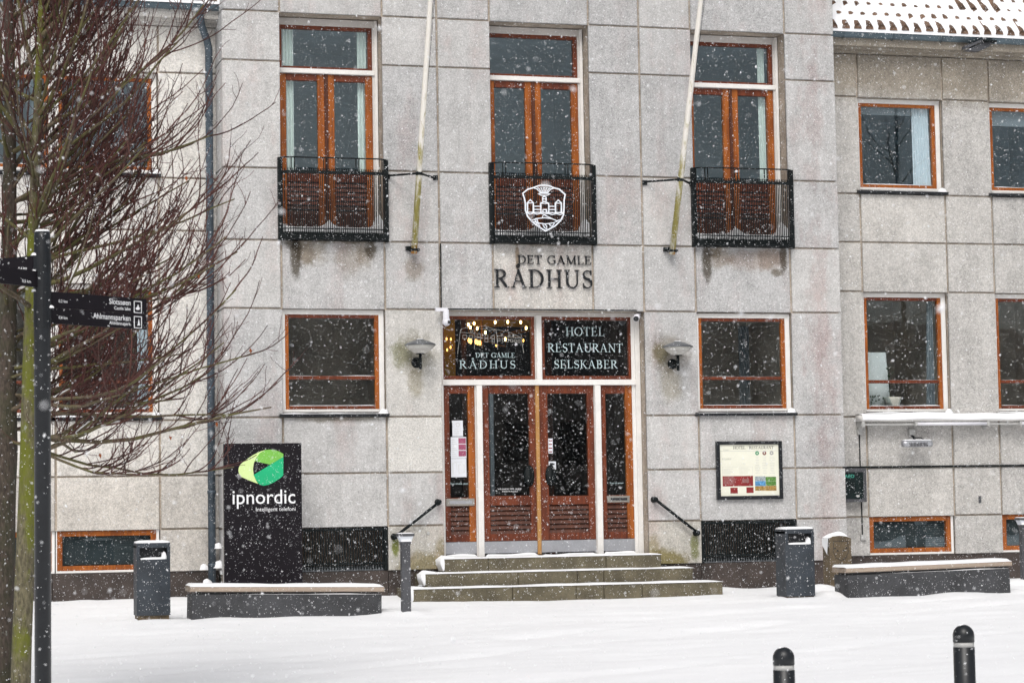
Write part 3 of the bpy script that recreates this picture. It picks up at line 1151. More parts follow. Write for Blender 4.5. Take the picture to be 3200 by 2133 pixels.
def leaf(x0, x1, gx0, gx1, gz0, gz1, name, kick=True):
    mb = MB()
    mb.mat('red wood')
    mb.cbox(x0, gx0, y + .02, y + .09, .84, 3.148, .006)
    mb.cbox(gx0, gx1, y + .021, y + .09, gz1, 3.148, .006)
    mb.cbox(gx0, gx1, y + .021, y + .09, 1.365, gz0, .006)
    mb.cbox(gx0, gx1, y + .021, y + .09, .84, .945, .006)
    mb.mat('orange wood' if name == 'door_sidelight' else 'red wood')
    mb.cbox(gx1, x1, y + .02, y + .09, .84, 3.148, .006)
    d = mb.build(name, None, hall)
    MB().box(gx0 - .01, gx1 + .01, y + .055, y + .059, gz0 - .01, gz1 + .01).build('pane', 'window glass', d)
    n = 6
    for i in range(n):
        q0 = .945 + .42 * i / n
        q1 = .945 + .42 * (i + 1) / n - .012
        m2 = MB()
        m2.v += [(gx0 + .002, y + .028, q0), (gx1 - .002, y + .028, q0), (gx1 - .002, y + .055, q1), (gx0 + .002, y + .055, q1), (gx0 + .002, y + .085, q0), (gx1 - .002, y + .085, q0), (gx1 - .002, y + .085, q1), (gx0 + .002, y + .085, q1)]
        for f in ((0, 1, 2, 3), (3, 2, 6, 7), (0, 4, 5, 1), (4, 7, 6, 5), (0, 3, 7, 4), (1, 5, 6, 2)):
            m2.face(f)
        m2.build('weatherboard', 'dark wood', d)
    MB().cbox(x0, x1, y + .012, y + .09, .66, .836, .004).build('kick_plate', 'steel plate', d)
    s = MB()
    s.smooth = True
    snow_strip(s, x0 + .01, x1 - .01, y - .07, y + .012, .612, .05, 16, int(x0 * 7) + 3, .7)
    s.build('snow_cap', 'snow', d)
    return d


sl = leaf(-1.42, -.922, -1.307, -1.024, 1.491, 3.03, 'door_sidelight')
dl = leaf(-.810, .015, -.703, -.081, 1.508, 3.028, 'door_leaf')
dr = leaf(.075, .934, .211, .830, 1.496, 3.027, 'door_leaf')
sr = leaf(1.038, 1.545, 1.123, 1.436, 1.495, 3.025, 'door_sidelight')
MB().cbox(.015, .074, y - .012, y + .03, .63, 3.150, .01).build('astragal', 'pale wood', dr)
# pull handles
for (xh, par) in ((-.10, dl), (.235, dr)):
    mb = MB()
    mb.smooth = True
    mb.lathe([(.0, 0), (.075, .0), (.085, .012), (.06, .03), (0, .034)], 0, 0, 18)
    vv = [(xh + px, y + .018 - pz, 1.80 + py * 1.9) for (px, py, pz) in mb.v]
    mb.v = vv
    mb.tube([(xh + .03, y - .01, 1.66), (xh + .03, y - .06, 1.70), (xh + .03, y - .06, 1.86), (xh + .03, y - .01, 1.90)], .016, 8)
    mb.build('handle', 'black iron', par)
# mail slots
for (a, b, c, d_, par, seal) in ((-1.385, -.949, 1.369, 1.478, sl, 0), (1.115, 1.470, 1.385, 1.485, sr, 1)):
    mb = MB()
    mb.mat('brass mail')
    mb.cbox(a, b, y - .006, y + .03, c, d_, .006)
    mb.mat('dark ink' if seal else 'steel plate')
    mb.cbox(a + .05, b - .04, y - .010, y, c + .03, d_ - .03, .002)
    mb.build('letter_slot', None, par)

# lettering on the glass
merge(serif('HOTEL', .523, 1.138, 3.901, 4.030, y + .048, y + .052, .09, .78)).build('lettering', 'window print', fan[1])
merge(serif('RESTAURANT', .234, 1.427, 3.656, 3.785, y + .048, y + .052, .09, .78)).build('lettering', 'window print', fan[1])
merge(serif('SELSKABER', .330, 1.336, 3.408, 3.533, y + .048, y + .052, .09, .78)).build('lettering', 'window print', fan[1])
merge(serif('DET GAMLE', -.885, -.276, 3.569, 3.641, y + .048, y + .052, .07, .8)).build('lettering', 'window print', fan[0])
merge(serif('RÅDHUS', -1.139, -.269, 3.406, 3.526, y + .048, y + .052, .20, .82)).build('lettering', 'window print', fan[0])


def fp(px, py):   # drawing on the left fanlight, measured on its pane
    return (-1.417 + (px - 0) / 1195 * 1.585 + .03, 3.20 + (896 - py) / 896 * 1.165 - .02)


mb = MB()
for P in ([(170, 560), (203, 305), (222, 268), (320, 245)], [(203, 308), (375, 322), (365, 500)], [(375, 322), (375, 280)], [(380, 258), (490, 228), (625, 285), (630, 350), (637, 505)], [(380, 258), (620, 285)], [(625, 275), (760, 295), (905, 362), (915, 380), (942, 545)], [(630, 345), (905, 372)]):
    mb.ribbon([fp(*q) for q in P], .0055, y + .0485, y + .052)
for (x, z, ww, hh) in ((256, 360, 44, 40), (328, 362, 40, 34), (420, 345, 40, 34), (420, 388, 40, 40), (507, 355, 36, 34), (507, 398, 36, 40), (587, 362, 30, 34), (587, 405, 30, 36), (652, 392, 28, 32), (705, 396, 26, 30), (752, 399, 26, 30), (803, 402, 24, 30), (845, 405, 24, 30), (888, 407, 24, 30), (338, 293, 28, 20), (690, 330, 20, 14), (775, 340, 20, 14), (820, 345, 20, 14)):
    mb.ribbon([fp(x - ww / 2, z - hh / 2), fp(x + ww / 2, z - hh / 2), fp(x + ww / 2, z + hh / 2), fp(x - ww / 2, z + hh / 2)], .006, y + .0485, y + .052, True)
mb.build('line_drawing', 'line print', fan[0])
text_mb(MB(), 'HUNDE MÅ IKKE', -.39, 1.600, .020, y + .045, .36, 'c').build('lettering', 'white print', dl)
text_mb(MB(), 'MEDTAGES', -.39, 1.563, .020, y + .045, .24, 'c').build('lettering', 'white print', dl)
text_mb(MB(), 'Kun til alm. post', -1.165, 1.685, .028, y + .045, .27, 'c').build('lettering', 'window print', sl)
text_mb(MB(), 'Kun til aviser', 1.285, 1.665, .028, y + .045, .22, 'c').build('lettering', 'window print', sr)

# hall behind the entrance
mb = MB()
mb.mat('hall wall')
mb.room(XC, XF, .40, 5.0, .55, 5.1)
mb.mat('hall gold wall')
mb.box(-.98, -.72, 2.2, 2.3, 3.2, 5.0)
mb.box(-.55, .75, 2.5, 2.55, 4.22, 5.05)
mb.mat('dark wood')
mb.box(-.62, -.54, 2.2, 2.3, .6, 5.0)
mb.box(.9, .98, 2.6, 2.7, .6, 5.0)
mb.mat('curtain grey')
mb.box(-.47, -.41, 1.1, 1.2, .6, 3.1)
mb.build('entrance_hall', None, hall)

# ------------------------------------------------------------------ balcony railings
for bi, (xa, xb) in enumerate(((XA, XB), (XD, XE), (XG, XH))):
    a, b = xa - .03, xb + .03
    t = .15
    zb, zr, zt = 5.245, 6.225, 6.44
    path = [(a, -.01), (a + .015, -t * .5), (a + .09, -t * .9), (a + .18, -t), (b - .18, -t), (b - .09, -t * .9), (b - .015, -t * .5), (b, -.01)]
    mb = MB()
    mb.tube([(px, py, zt) for px, py in path], .011, 6)

    def band(z0, z1, th=.012):
        bq = len(mb.v)
        n = len(path)
        for (px, py) in path:
            mb.v.extend([(px, py - th, z0), (px, py - th, z1), (px, py + th, z1), (px, py + th, z0)])
        for i in range(n - 1):
            for k in range(4):
                k2 = (k + 1) % 4
                mb.face((bq + i * 4 + k, bq + (i + 1) * 4 + k, bq + (i + 1) * 4 + k2, bq + i * 4 + k2))
    band(zr - .022, zr + .022)
    band(zb + .15, zb + .165)
    band(zb + .01, zb + .03)
    for px in (a + .006, b - .006):
        mb.box(px - .028, px + .028, -.075, -.004, zb - .01, zt + .005)
    mb.box(a + .03, b - .03, -t + .02, .04, zb + .0, zb + .10)
    rail = mb.build('balcony_railing', 'black iron', hall)
    bar = MB().box(-.0058, .0058, -.007, .007, zb, zr + .055).build('bar', 'black iron', rail, local=True)
    bar.location = (a + .18, -t, 0)
    n = 46
    for i in range(1, n):
        share(bar, 'bar', rail, (a + .18 + (b - a - .36) * i / (n - 1), -t, 0))
    for k, (px, py) in enumerate(((a + .035, -t * .62), (a + .065, -t * .80), (a + .11, -t * .93), (a + .145, -t * .97), (b - .145, -t * .97), (b - .11, -t * .93), (b - .065, -t * .80), (b - .035, -t * .62))):
        share(bar, 'bar', rail, (px, py, 0))
    tall = MB().box(-.007, .007, -.007, .007, zr, zt).build('upright', 'black iron', rail, local=True)
    xs_ = []
    for f in (.10, .40, .70):
        xs_ += [a + (b - a) * f, a + (b - a) * f + .045]
    xs_ += [a + .03, b - .05, b - .08]
    tall.location = (xs_[0], -t, 0)
    for px in xs_[1:]:
        share(tall, 'upright', rail, (px, -t if a + .12 < px < b - .12 else -t * .75, 0))

# ------------------------------------------------------------------ wings
WZ = [0.495, 1.10, 1.868, 2.671, 4.652, 5.437, 6.21, 7.765, 8.46]


def wing(xs, side):
    """xs: column boundaries left to right; window columns are the wide ones"""
    back = MB()
    pan = []
    ncol = len(xs) - 1
    ops = set()
    for c in range(ncol):
        if xs[c + 1] - xs[c] > 1.2:
            ops |= {(c, 0), (c, 3), (c, 6)}
    for c in range(ncol):
        for r_ in range(8):
            if (c, r_) in ops:
                continue
            x0, x1, z0, z1 = xs[c], xs[c + 1], WZ[r_], WZ[r_ + 1]
            back.box(x0, x1, WY + .034, WY + .42, z0, z1)

            def g(cc, rr):
                return 0.0 if ((cc, rr) in ops or cc < 0 or cc >= ncol) else GAP
            pan.append((x0 + g(c - 1, r_), x1 - g(c + 1, r_), z0 + (0 if (r_ == 0 or (c, r_ - 1) in ops) else GAP), z1 - (0 if (c, r_ + 1) in ops else GAP * .6)))
    xa, xb = xs[0], xs[-1]
    back.box(xa, xb, WY + .02, WY + .42, 8.461, 8.75)
    wl = back.build('wing_wall', 'joint mortar', hall)
    for (x0, x1, z0, z1) in pan:
        dy = rp.uniform(-.003, .003)
        MB().cbox(x0, x1, WY + dy, WY + .05, z0, z1, .007).build('stone_panel', 'wing stone' if side > 0 else 'left wing overexposed stone', wl)
    n = int((xb - xa) / 2.2)
    for i in range(n):
        MB().box(xa + (xb - xa) * i / n + .003, xa + (xb - xa) * (i + 1) / n - .003, WY + .035, WY + .4, -.6, .492).build('plinth_stone', 'plinth granite', hall)
    # cornice
    mb = MB()
    mb.box(xa, xb, WY - .10, WY + .3, 8.462, 8.50)
    mb.box(xa, xb, WY - .20, WY + .3, 8.501, 8.53)
    mb.box(xa, xb, WY - .28, WY + .3, 8.531, 8.70)
    mb.build('cornice', 'wing stone', hall)
    # gutter
    mb = MB()
    mb.smooth = True
    n = 10
    yc, zc, rr = WY - .33, 8.765, .085
    ring = [(yc + rr * math.cos(R(180 + 180 * i / n)), zc + rr * 1.5 * math.sin(R(180 + 180 * i / n))) for i in range(n + 1)]
    ring = [(yc - rr - .012, zc + .012), (yc - rr - .012, zc - .012)] + ring
    b = 0
    for xx in (xa, xb):
        mb.v += [(xx, py, pz) for py, pz in ring]
    m = len(ring)
    for i in range(m - 1):
        mb.face((i, i + 1, m + i + 1, m + i))
    gut = mb.build('gutter', 'zinc', hall)
    xx = xa + .3
    while xx < xb:
        mb = MB()
        mb.tube([(xx, yc - rr - .02, zc + .01), (xx, yc - rr - .004, zc - .06), (xx, yc - .05, zc - .125), (xx, yc + .03, zc - .138), (xx, yc + .1, zc - .08)], .006, 5)
        mb.build('gutter_strap', 'zinc', gut)
        xx += .85
    # roof: deck, pantiles, snow
    y0, z0 = WY - .42, 8.765
    q = 1 / math.sqrt(2)
    roof = MB()
    roof.v += [(xa, y0, z0), (xb, y0, z0), (xb, y0 + 4.2, z0 + 4.2), (xa, y0 + 4.2, z0 + 4.2), (xb, y0 + 8.4, z0), (xa, y0 + 8.4, z0)]
    roof.face((0, 1, 2, 3))
    roof.face((3, 2, 4, 5))
    rf = roof.build('roof', 'clay tile', hall)
    pitchw = .205
    nt_ = int((xb - xa) / pitchw)
    rowlen = .30
    # one pantile: a round-backed cover with a thick lower lip
    mb = MB()
    mb.smooth = True
    nseg = 6
    for (t_, k) in ((0.0, 1.0), (.36, .92)):
        for i in range(nseg + 1):
            a_ = R(180 * i / nseg)
            mb.v.append((.066 * k * math.cos(a_), t_ * q - .035, t_ * q - .022 + .088 * k * math.sin(a_)))
    for i in range(nseg):
        mb.face((i, nseg + 1 + i, nseg + 2 + i, i + 1))
    mb.face(tuple(range(nseg, -1, -1)))
    
    tile = None
    rows = 5
    cnt = 0
    rt_ = random.Random(11)
    for r_ in range(rows):
        for i in range(nt_):
            px = xa + (i + .5) * pitchw + rt_.uniform(-.006, .006)
            if side < 0:
                px = xb - (i + .5) * pitchw
            lift = rt_.uniform(-.012, .006)
            bare = .022 if (r_ >= 3 and 6.4 < px < 7.7) or (r_ == 2 and 7.3 < px < 8.2) else 0
            loc = (px, y0 + .02 + r_ * rowlen * q - .7 * bare * q - (.018 if r_ == 0 else 0), z0 + .02 + r_ * rowlen * q + lift + bare)
            if tile is None:
                tile = mb.build('roof_tile', 'clay tile', rf, local=True)
                tile.location = loc
            elif cnt < 290:
                share(tile, 'roof_tile', rf, loc)
            cnt += 1
    # snow blanket lying between and over the covers
    sn = MB()
    sn.smooth = True
    nxs = nt_ * 6
    nys = rows * 5 + 6
    for j in range(nys + 1):
        t_ = j / 5 * rowlen
        fr = (j % 5) / 5 if j < rows * 5 else .5
        for i in range(nxs + 1):
            ph = (i / 6 + .0)
            px = xa + (xb - xa) * i / nxs
            hump = max(0, math.cos(2 * math.pi * (i / 6 - .5) * (1 if side > 0 else 1))) ** .8
            cov = mnoise.noise(Vector((px * .9 + 3, t_ * 2.2, 8)))
            hb = .045 + .012 * mnoise.noise(Vector((px * 2.1, t_ * 3, 2)))
            hh = hb + hump * (.050 + .02 * cov) * min(1.0, .15 + fr * 1.7) - (hump ** .5) * (.046 + .026 * cov) * max(0, 1 - fr * 1.5)
            if j == 0:
                hh = .038
            sn.v.append((px, y0 - .01 + t_ * q - hh * q * .6, z0 + .015 + t_ * q + hh))
    for j in range(nys):
        for i in range(nxs):
            a_ = j * (nxs + 1) + i
            sn.face((a_, a_ + 1, a_ + nxs + 2, a_ + nxs + 1))
    b1 = len(sn.v)
    for i in range(nxs + 1):
        sn.v.append((xa + (xb - xa) * i / nxs, y0 - .022, z0 - .05))
    for i in range(nxs):
        sn.face((b1 + i, b1 + i + 1, i + 1, i))
    b0 = len(sn.v)
    tt = (nys) / 5 * rowlen
    sn.v += [(xa, y0 + tt * q, z0 + tt * q + .06), (xb, y0 + tt * q, z0 + tt * q + .06), (xb, y0 + 4.2, z0 + 4.26), (xa, y0 + 4.2, z0 + 4.26)]
    sn.face((b0, b0 + 1, b0 + 2, b0 + 3))
    sn.build('roof_snow', 'snow', rf)
    s2 = MB()
    s2.smooth = True
    snow_strip(s2, xa, xb, yc - rr + .0, yc + rr + .05, zc - .03, .055, 60, 4, .5)
    s2.build('snow_cap', 'snow', gut)
    # windows of the wing
    wins = []
    for c in range(ncol):
        if xs[c + 1] - xs[c] > 1.2:
            u, bu = casement(xs[c], xs[c + 1], 6.283, 7.76, WY + .10, None, None, cur=None, woodm='orange wood', room='room wall cool', sillY=WY - .06, sill_snow=.010, seed=c + 11 * side, parent=hall)
            l, bl = casement(xs[c], xs[c + 1], 2.745, 4.645, WY + .10, None, (3.208, 3.258), room='room wall', sillY=WY - .06, sill_snow=.028, seed=c + 5 * side, parent=hall)
            # basement window, wide timber frame
            mb = MB()
            mb.mat('white paint')
            mb.cbox(xs[c] + .003, xs[c + 1] - .012, WY + .05, WY + .14, .497, .530, .004)
            mb.cbox(xs[c + 1] - .055, xs[c + 1] - .012, WY + .05, WY + .14, .530, 1.098, .004)
            mb.cbox(xs[c] + .003, xs[c] + .02, WY + .05, WY + .14, .530, 1.098, .004)
            bw = mb.build('basement_window', None, hall)
            mb = MB()
            mb.mat('orange wood')
            frame_ring(mb, xs[c] + .02, xs[c + 1] - .056, .532, 1.096, WY + .055, WY + .13, .075, .078, .07, .075)
            mb.build('sash', None, bw)
            MB().box(xs[c] + .06, xs[c + 1] - .1, WY + .09, WY + .094, .58, 1.05).build('pane', 'window glass', bw)
            mb = MB()
            for i in range(12):
                zz = .62 + .4 * i / 12
                mb.box(xs[c] + .09, xs[c + 1] - .13, WY + .15, WY + .16, zz, zz + .02)
            mb.build('blind', 'blind dark', bw)
            MB().room(xs[c], xs[c + 1], WY + .17, WY + 1.2, .5, 1.1).build('room_interior', 'blind dark', bw)
            wins.append((u, bu, l, bl))
    return wins


WR = wing([XI, 5.555, 7.035, 7.86, 9.335, 10.16, 11.64, 12.46, 13.94, 14.6], 1)
WL = wing([-14.2, -13.60, -12.12, -11.31, -9.83, -9.0, -8.5, -7.02, -5.535, XL], -1)
# interiors seen through the wing windows
u, bu, l, bl = WR[0]
curtain(bu[1] - .36, bu[1] - .05, bu[2], bu[3], WY + .22, 'curtain white', u, 6, -.03)
MB().box(bu[0] + .03, bu[1] - .03, WY + .24, WY + .26, bu[3] - .16, bu[3]).build('blind', 'curtain grey', u)
curtain(bl[1] - .21, bl[1] - .06, bl[2], bl[3], WY + .30, 'curtain grey', l, 3, .06)
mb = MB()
mb.prism([(bl[0] + .05, 3.25 - .42), (bl[0] + .56, 3.25 - .42), (bl[0] + .50, 3.72), (bl[0] + .05, 3.72)], WY + .42, WY + .44)  # white sheet standing in for a bright reflection in the glass
mb.build('reflection_sheet', 'white paint', l)
u, bu, l, bl = WR[1]
MB().box(bu[0] + .03, bu[1] - .03, WY + .24, WY + .26, bu[3] - .28, bu[3]).build('blind', 'curtain grey', u)
for k in range(2):
    uu, bb, ll, b2 = WL[-1 - 0]
    break
curtain(b2[1] - .20, b2[1] - .05, b2[2], b2[3], WY + .30, 'curtain white', ll, 3)

# downpipe at the left inside corner
mb = MB()
mb.smooth = True
mb.tube([(-4.96, .32, 8.66), (-4.96, .33, 8.56), (-4.93, .38, 8.42), (-4.84, .48, 8.24), (-4.81, .50, 8.10), (-4.815, .50, .0)], .056, 12)
for zz in (7.1, 5.0, 3.1, 1.6, .55):
    mb.tube([(-4.813, .50, zz), (-4.813, .50, zz + .05)], .064, 12)
dp = mb.build('downpipe', 'pipe zinc', hall)
s = MB()
s.smooth = True
for (px, pz, rr) in ((-4.73, .88, .06), (-4.72, .62, .08), (-4.94, .58, .06), (-4.90, .36, .07), (-4.66, .50, .05)):
    s.mound((px, .45, pz - rr), rr * .95, rr * .7, rr * 1.35, px * 9 + pz, 10, 6)
s.build('snow_cap', 'snow', dp)

# ================================================================== ENTRANCE STEPS
steps = thing('entrance_steps', (.1, -.5, 0), 'three dark granite entrance steps dusted with snow in front of the wooden doors', 'steps')
for (xa, xb, yf, zb, zt, joints) in ((-1.56, 1.76, -.30, .40, .60, (-.9, .9)), (-1.93, 2.13, -.65, .20, .40, (-.55, .35, .75)), (-2.20, 2.44, -1.05, -.3, .20, (-.75, .2, .62, 1.2))):
    xs_ = [xa] + list(joints) + [xb]
    for i in range(len(xs_) - 1):
        MB().cbox(xs_[i] + .003, xs_[i + 1] - .003, yf, .2, zb, zt, .012).build('step_block', 'step granite', steps)
    s = MB()
    s.smooth = True
    snow_strip(s, xa - .01, xb + .01, yf - .006, min(yf + .36, .03), zt, .026, 46, int(yf * 100), .5)
    s.build('snow_cap', 'snow', steps)
    s = MB()
    s.smooth = True
    # drift sliding off the left end of the tread
    for i in range(9):
        u_ = i / 8
        yq = yf + .01 + .30 * u_
        kq = .8 + .5 * mnoise.noise(Vector((u_ * 3, yf * 5, 1)))
        s.v += [(xa + .16, yq, zt + .03), (xa + .02, yq, zt + .055 * kq), (xa - .07 * kq, yq, zt - .01), (xa - .055 * kq, yq, zt - .09), (xa - .012, yq, zt - .17)]
    for i in range(8):
        for j in range(4):
            p_ = i * 5 + j
            s.face((p_, p_ + 1, p_ + 6, p_ + 5))
    s.face((0, 4, 3, 2, 1))
    s.build('snow_drift', 'snow', steps)

# ================================================================== THINGS ON THE FACADE
# name over the door
nm = thing('wall_lettering', (.09, 0, 4.59), 'black serif metal letters spelling DET GAMLE RÅDHUS on the stone above the entrance', 'lettering')
for mb in serif('DET GAMLE', -.303, .850, 4.945, 5.075, -.030, -.004, .06, 1.05) + serif('RÅDHUS', -.670, .864, 4.588, 4.861, -.034, -.004, .10, .95):
    mb.build('letter', 'black paint', nm)

# coat of arms on the middle railing
coa = thing('coat_of_arms', (.1, -.17, 5.3), 'white outline coat of arms with castle and towers on the middle balcony railing', 'emblem')


def cp(px, py):
    X = -.712 + (px - 70) / (1810 - 70) * 1.59
    return (X - .045 + .0, 6.40 - (py - 110) / (1500 - 110) * 1.175 + (px - 980) / 1900 * .02)


mb = MB()
Y0, Y1 = -.182, -.165


def cl(P, wd=.016, closed=False):
    cl.k += 1
    mb.ribbon([cp(*q) for q in P], wd, Y0 - .0004 * cl.k, Y1, closed)


cl.k = 0
cl([(625, 605), (715, 530), (800, 505), (900, 465), (985, 455), (1070, 465), (1165, 505), (1245, 525), (1345, 620), (1325, 720), (1320, 850), (1310, 980), (1260, 1080), (1160, 1180), (1000, 1268), (880, 1190), (770, 1100), (700, 1010), (665, 900), (665, 780), (650, 690)], .020, True)
for k in range(7):
    f = (k - 3) / 3
    cl([(985 + f * 165, 492 + abs(f) * 20), (985 + f * 125, 510 + abs(f) * 10), (985 + f * 85, 560), (985 + f * 50, 610)], .013)
    
cl([(890, 612), (940, 600), (985, 598), (1040, 600), (1085, 612), (1040, 635), (985, 640), (930, 635)], .013, True)
for x0 in (750, 1225):
    cl([(x0 - 55, 775), (x0, 718), (x0 + 55, 775)], .015)
    cl([(x0 - 50, 775), (x0 + 50, 775), (x0 + 50, 940), (x0 - 50, 940)], .015, True)
cl([(925, 775), (985, 745), (1060, 775), (1060, 940), (925, 940)], .015, True)
cl([(925, 780), (1060, 780)], .012)
cl([(960, 742), (960, 672), (985, 652), (1018, 672), (1018, 742)], .014)
cl([(960, 700), (1018, 700)], .012)
cl([(960, 940), (960, 890), (1022, 890), (1022, 940)], .013)
for (xa_, xb_) in ((802, 925), (1060, 1173)):
    cl([(xa_, 832), (xb_, 832)], .013)
    cl([(xa_, 888), (xb_, 888)], .013)
cl([(690, 940), (1300, 945)], .014)
cl([(690, 950), (740, 975), (800, 955), (860, 975), (920, 958), (980, 975), (1050, 958), (1120, 978), (1190, 958), (1250, 980), (1300, 955)], .012)
cl([(945, 1030), (970, 980), (1110, 1048)], .012)
cl([(750, 1085), (850, 1050), (985, 1035), (1110, 1050), (1210, 1095), (1110, 1130), (985, 1145), (880, 1130), (780, 1100)], .013, True)
cl([(1180, 1090), (1270, 1060)], .012)
for P in ([(815, 1060), (850, 1130), (860, 1180)], [(850, 1060), (880, 1140), (900, 1185)], [(950, 1150), (980, 1210), (1025, 1240)], [(985, 1150), (1015, 1180), (1020, 1215)], [(1060, 1145), (1085, 1175), (1110, 1195)], [(1150, 1130), (1110, 1195)], [(870, 1180), (905, 1190)]):
    cl(P, .012)
mb.build('emblem_outline', 'crest white', coa)


# wall lamps
def wall_lamp(xc, zrim, label, rot):
    t = thing('wall_lamp', (xc, 0, zrim - .22), label, 'lamp', 'saucer wall lamps beside the entrance')
    yl = -.25
    mb = MB()
    mb.smooth = True
    mb.lathe([(.0, zrim + .002), (.232, zrim), (.236, zrim + .006), (.20, zrim + .03), (.13, zrim + .06), (.06, zrim + .078), (.055, zrim + .088), (0, zrim + .09)], xc, yl, 26)
    mb.build('lamp_shade', 'dish grey', t)
    mb = MB()
    mb.smooth = True
    mb.lathe([(.06, zrim - .118), (.10, zrim - .105), (.17, zrim - .06), (.225, zrim - .002)], xc, yl, 26)
    mb.build('lamp_bowl', 'frosted lamp', t)
    mb = MB()
    mb.smooth = True
    mb.lathe([(.062, zrim - .128), (.062, zrim - .116)], xc, yl, 16)
    mb.tube([(xc, yl, zrim - .12), (xc, yl, zrim - .35)], .022, 10)
    mb.tube([(xc, yl, zrim - .235), (xc - .0, -.05, zrim - .235)], .022, 10)
    mb.build('stem', 'black iron', t)
    mb = MB()
    mb.smooth = True
    mb.tube([(xc, -.055, zrim - .235), (xc, 0, zrim - .235)], [.066, .08], 18)
    mb.build('wall_plate', 'black iron', t)
    s = MB()
    s.smooth = True
    s.lathe([(.058, zrim + .080), (.05, zrim + .094), (0, zrim + .096)], xc, yl, 14)
    s.build('snow_cap', 'snow', t)


wall_lamp(-1.864, 3.705, 'grey saucer wall lamp between left ground-floor window and the entrance', 0)
wall_lamp(2.108, 3.690, 'grey saucer wall lamp between the entrance and right ground-floor window', 0)


# flag poles
def flagpole(xb, zb, xt, zt, yt, label, brl, brr, xm, ym, zm):
    t = thing('flagpole', (xb, 0, zb), label, 'flagpole', 'leaning white flagpoles on the facade')
    p0, p1 = Vector((xb, -.12, zb)), Vector((xt, yt, zt))
    p2 = p0 + (p1 - p0) * 1.75
    mb = MB()
    mb.smooth = True
    mb.tube([p0, p0 + (p1 - p0) * .5, p1, p2], [.046, .043, .036, .026], 14)
    mb.build('pole', 'weathered pole', t)
    mb = MB()
    mb.box(xb - .10, xb + .05, -.07, 0, zb + .05, zb + .11)
    mb.box(xb - .06, xb + .075, -.185, -.06, zb + .03, zb + .065)
    mb.build('foot_bracket', 'black iron', t)
    mb = MB()
    k = (zm - zb) / (zt - zb)
    pm = p0 + (p1 - p0) * k
    mb.tube([(brl, 0, zm + .02), (pm.x - .02, pm.y, zm)], .017, 6)
    mb.tube([(brr, 0, zm), (pm.x + .02, pm.y, zm)], .017, 6)
    mb.tube([pm - Vector((0, 0, .03)), pm + Vector((0, 0, .03))], .05, 12)
    for bx in (brl, brr):
        mb.box(bx - .035, bx + .035, -.025, 0, zm - .03, zm + .04)
    mb.build('stay_bracket', 'black iron', t)
    mb = MB()
    cpos = p0 + (p1 - p0) * (k + .13)
    mb.tube([(cpos.x - .06, cpos.y, cpos.z - .06), (cpos.x - .065, cpos.y - .01, cpos.z), (cpos.x - .05, cpos.y, cpos.z + .07)], .006, 5)
    mb.build('cleat', 'grey plastic', t)
    mb = MB()
    for o_ in (.07, .10):
        a = cpos + Vector((o_ * .3, 0, 0))
        mb.tube([a, p2 + Vector((o_, 0, 0))], .0035, 4)
    mb.build('halyard', 'dark ink', t)


flagpole(-1.908, 5.065, -1.842, 8.615, -1.10, 'white leaning flagpole between the left and middle balconies', -2.267, -1.541, 0, 0, 6.20)
flagpole(2.097, 5.110, 2.235, 8.765, -1.25, 'white leaning flagpole between the middle and right balconies', 1.721, 2.478, 0, 0, 6.20)


# handrails on the wall
def handrail(x0, z0, x1, z1, label):
    t = thing('handrail', ((x0 + x1) / 2, 0, min(z0, z1)), label, 'handrail', 'black handrails beside the steps')
    mb = MB()
    mb.smooth = True
    mb.tube([(x0, -.09, z0), (x1, -.09, z1)], .022, 10)
    mb.build('rail', 'black iron', t)
    for (a, b) in ((x0, z0), (x1, z1)):
        mb = MB()
        mb.smooth = True
        mb.ball((a, -.09, b), .042, 12, 8)
        mb.tube([(a, -.09, b), (a, 0, b)], [.03, .05], 12)
        mb.build('end_knob', 'black iron', t)
    s = MB()
    s.smooth = True
    u_ = Vector((x1 - x0, 0, z1 - z0))
    s.tube([Vector((x0, -.088, z0 + .019)) + u_ * .2, Vector((x0, -.088, z0 + .021)) + u_ * .5, Vector((x0, -.088, z0 + .019)) + u_ * .85], [.004, .009, .003], 6)
    s.build('snow_cap', 'snow', t)


handrail(-1.573, 1.427, -2.239, .936, 'black sloping handrail on the wall left of the steps')
handrail(1.761, 1.417, 2.420, .908, 'black sloping handrail on the wall right of the steps')

# menu board
mbd = thing('menu_board', (3.3, 0, 1.4), 'black framed cream HOTEL · RESTAURANT notice board under the right ground-floor window', 'notice board')
x0, x1, z0, z1 = 2.764, 3.829, 1.398, 2.280
mb = MB()
frame_ring(mb, x0, x1, z0, z1, -.06, -.001, .055, .055, .055, .05)
mb.build('frame', 'black paint', mbd)
ax0, ax1, az0, az1 = x0 + .055, x1 - .055, z0 + .055, z1 - .05
MB().box(ax0, ax1, -.035, -.002, az0, az1).build('poster', 'cream paper', mbd)


def bp(px, py):  # board layout, measured on the board itself
    return (ax0 + (px - 160) / (1680 - 160) * (ax1 - ax0), az1 - (py - 150) / (1465 - 150) * (az1 - az0))


def brect(mb, px0, py0, px1, py1, yy):
    a, b = bp(px0, py1)
    c, d = bp(px1, py0)
    mb.box(a, c, yy, -.034, b, d)


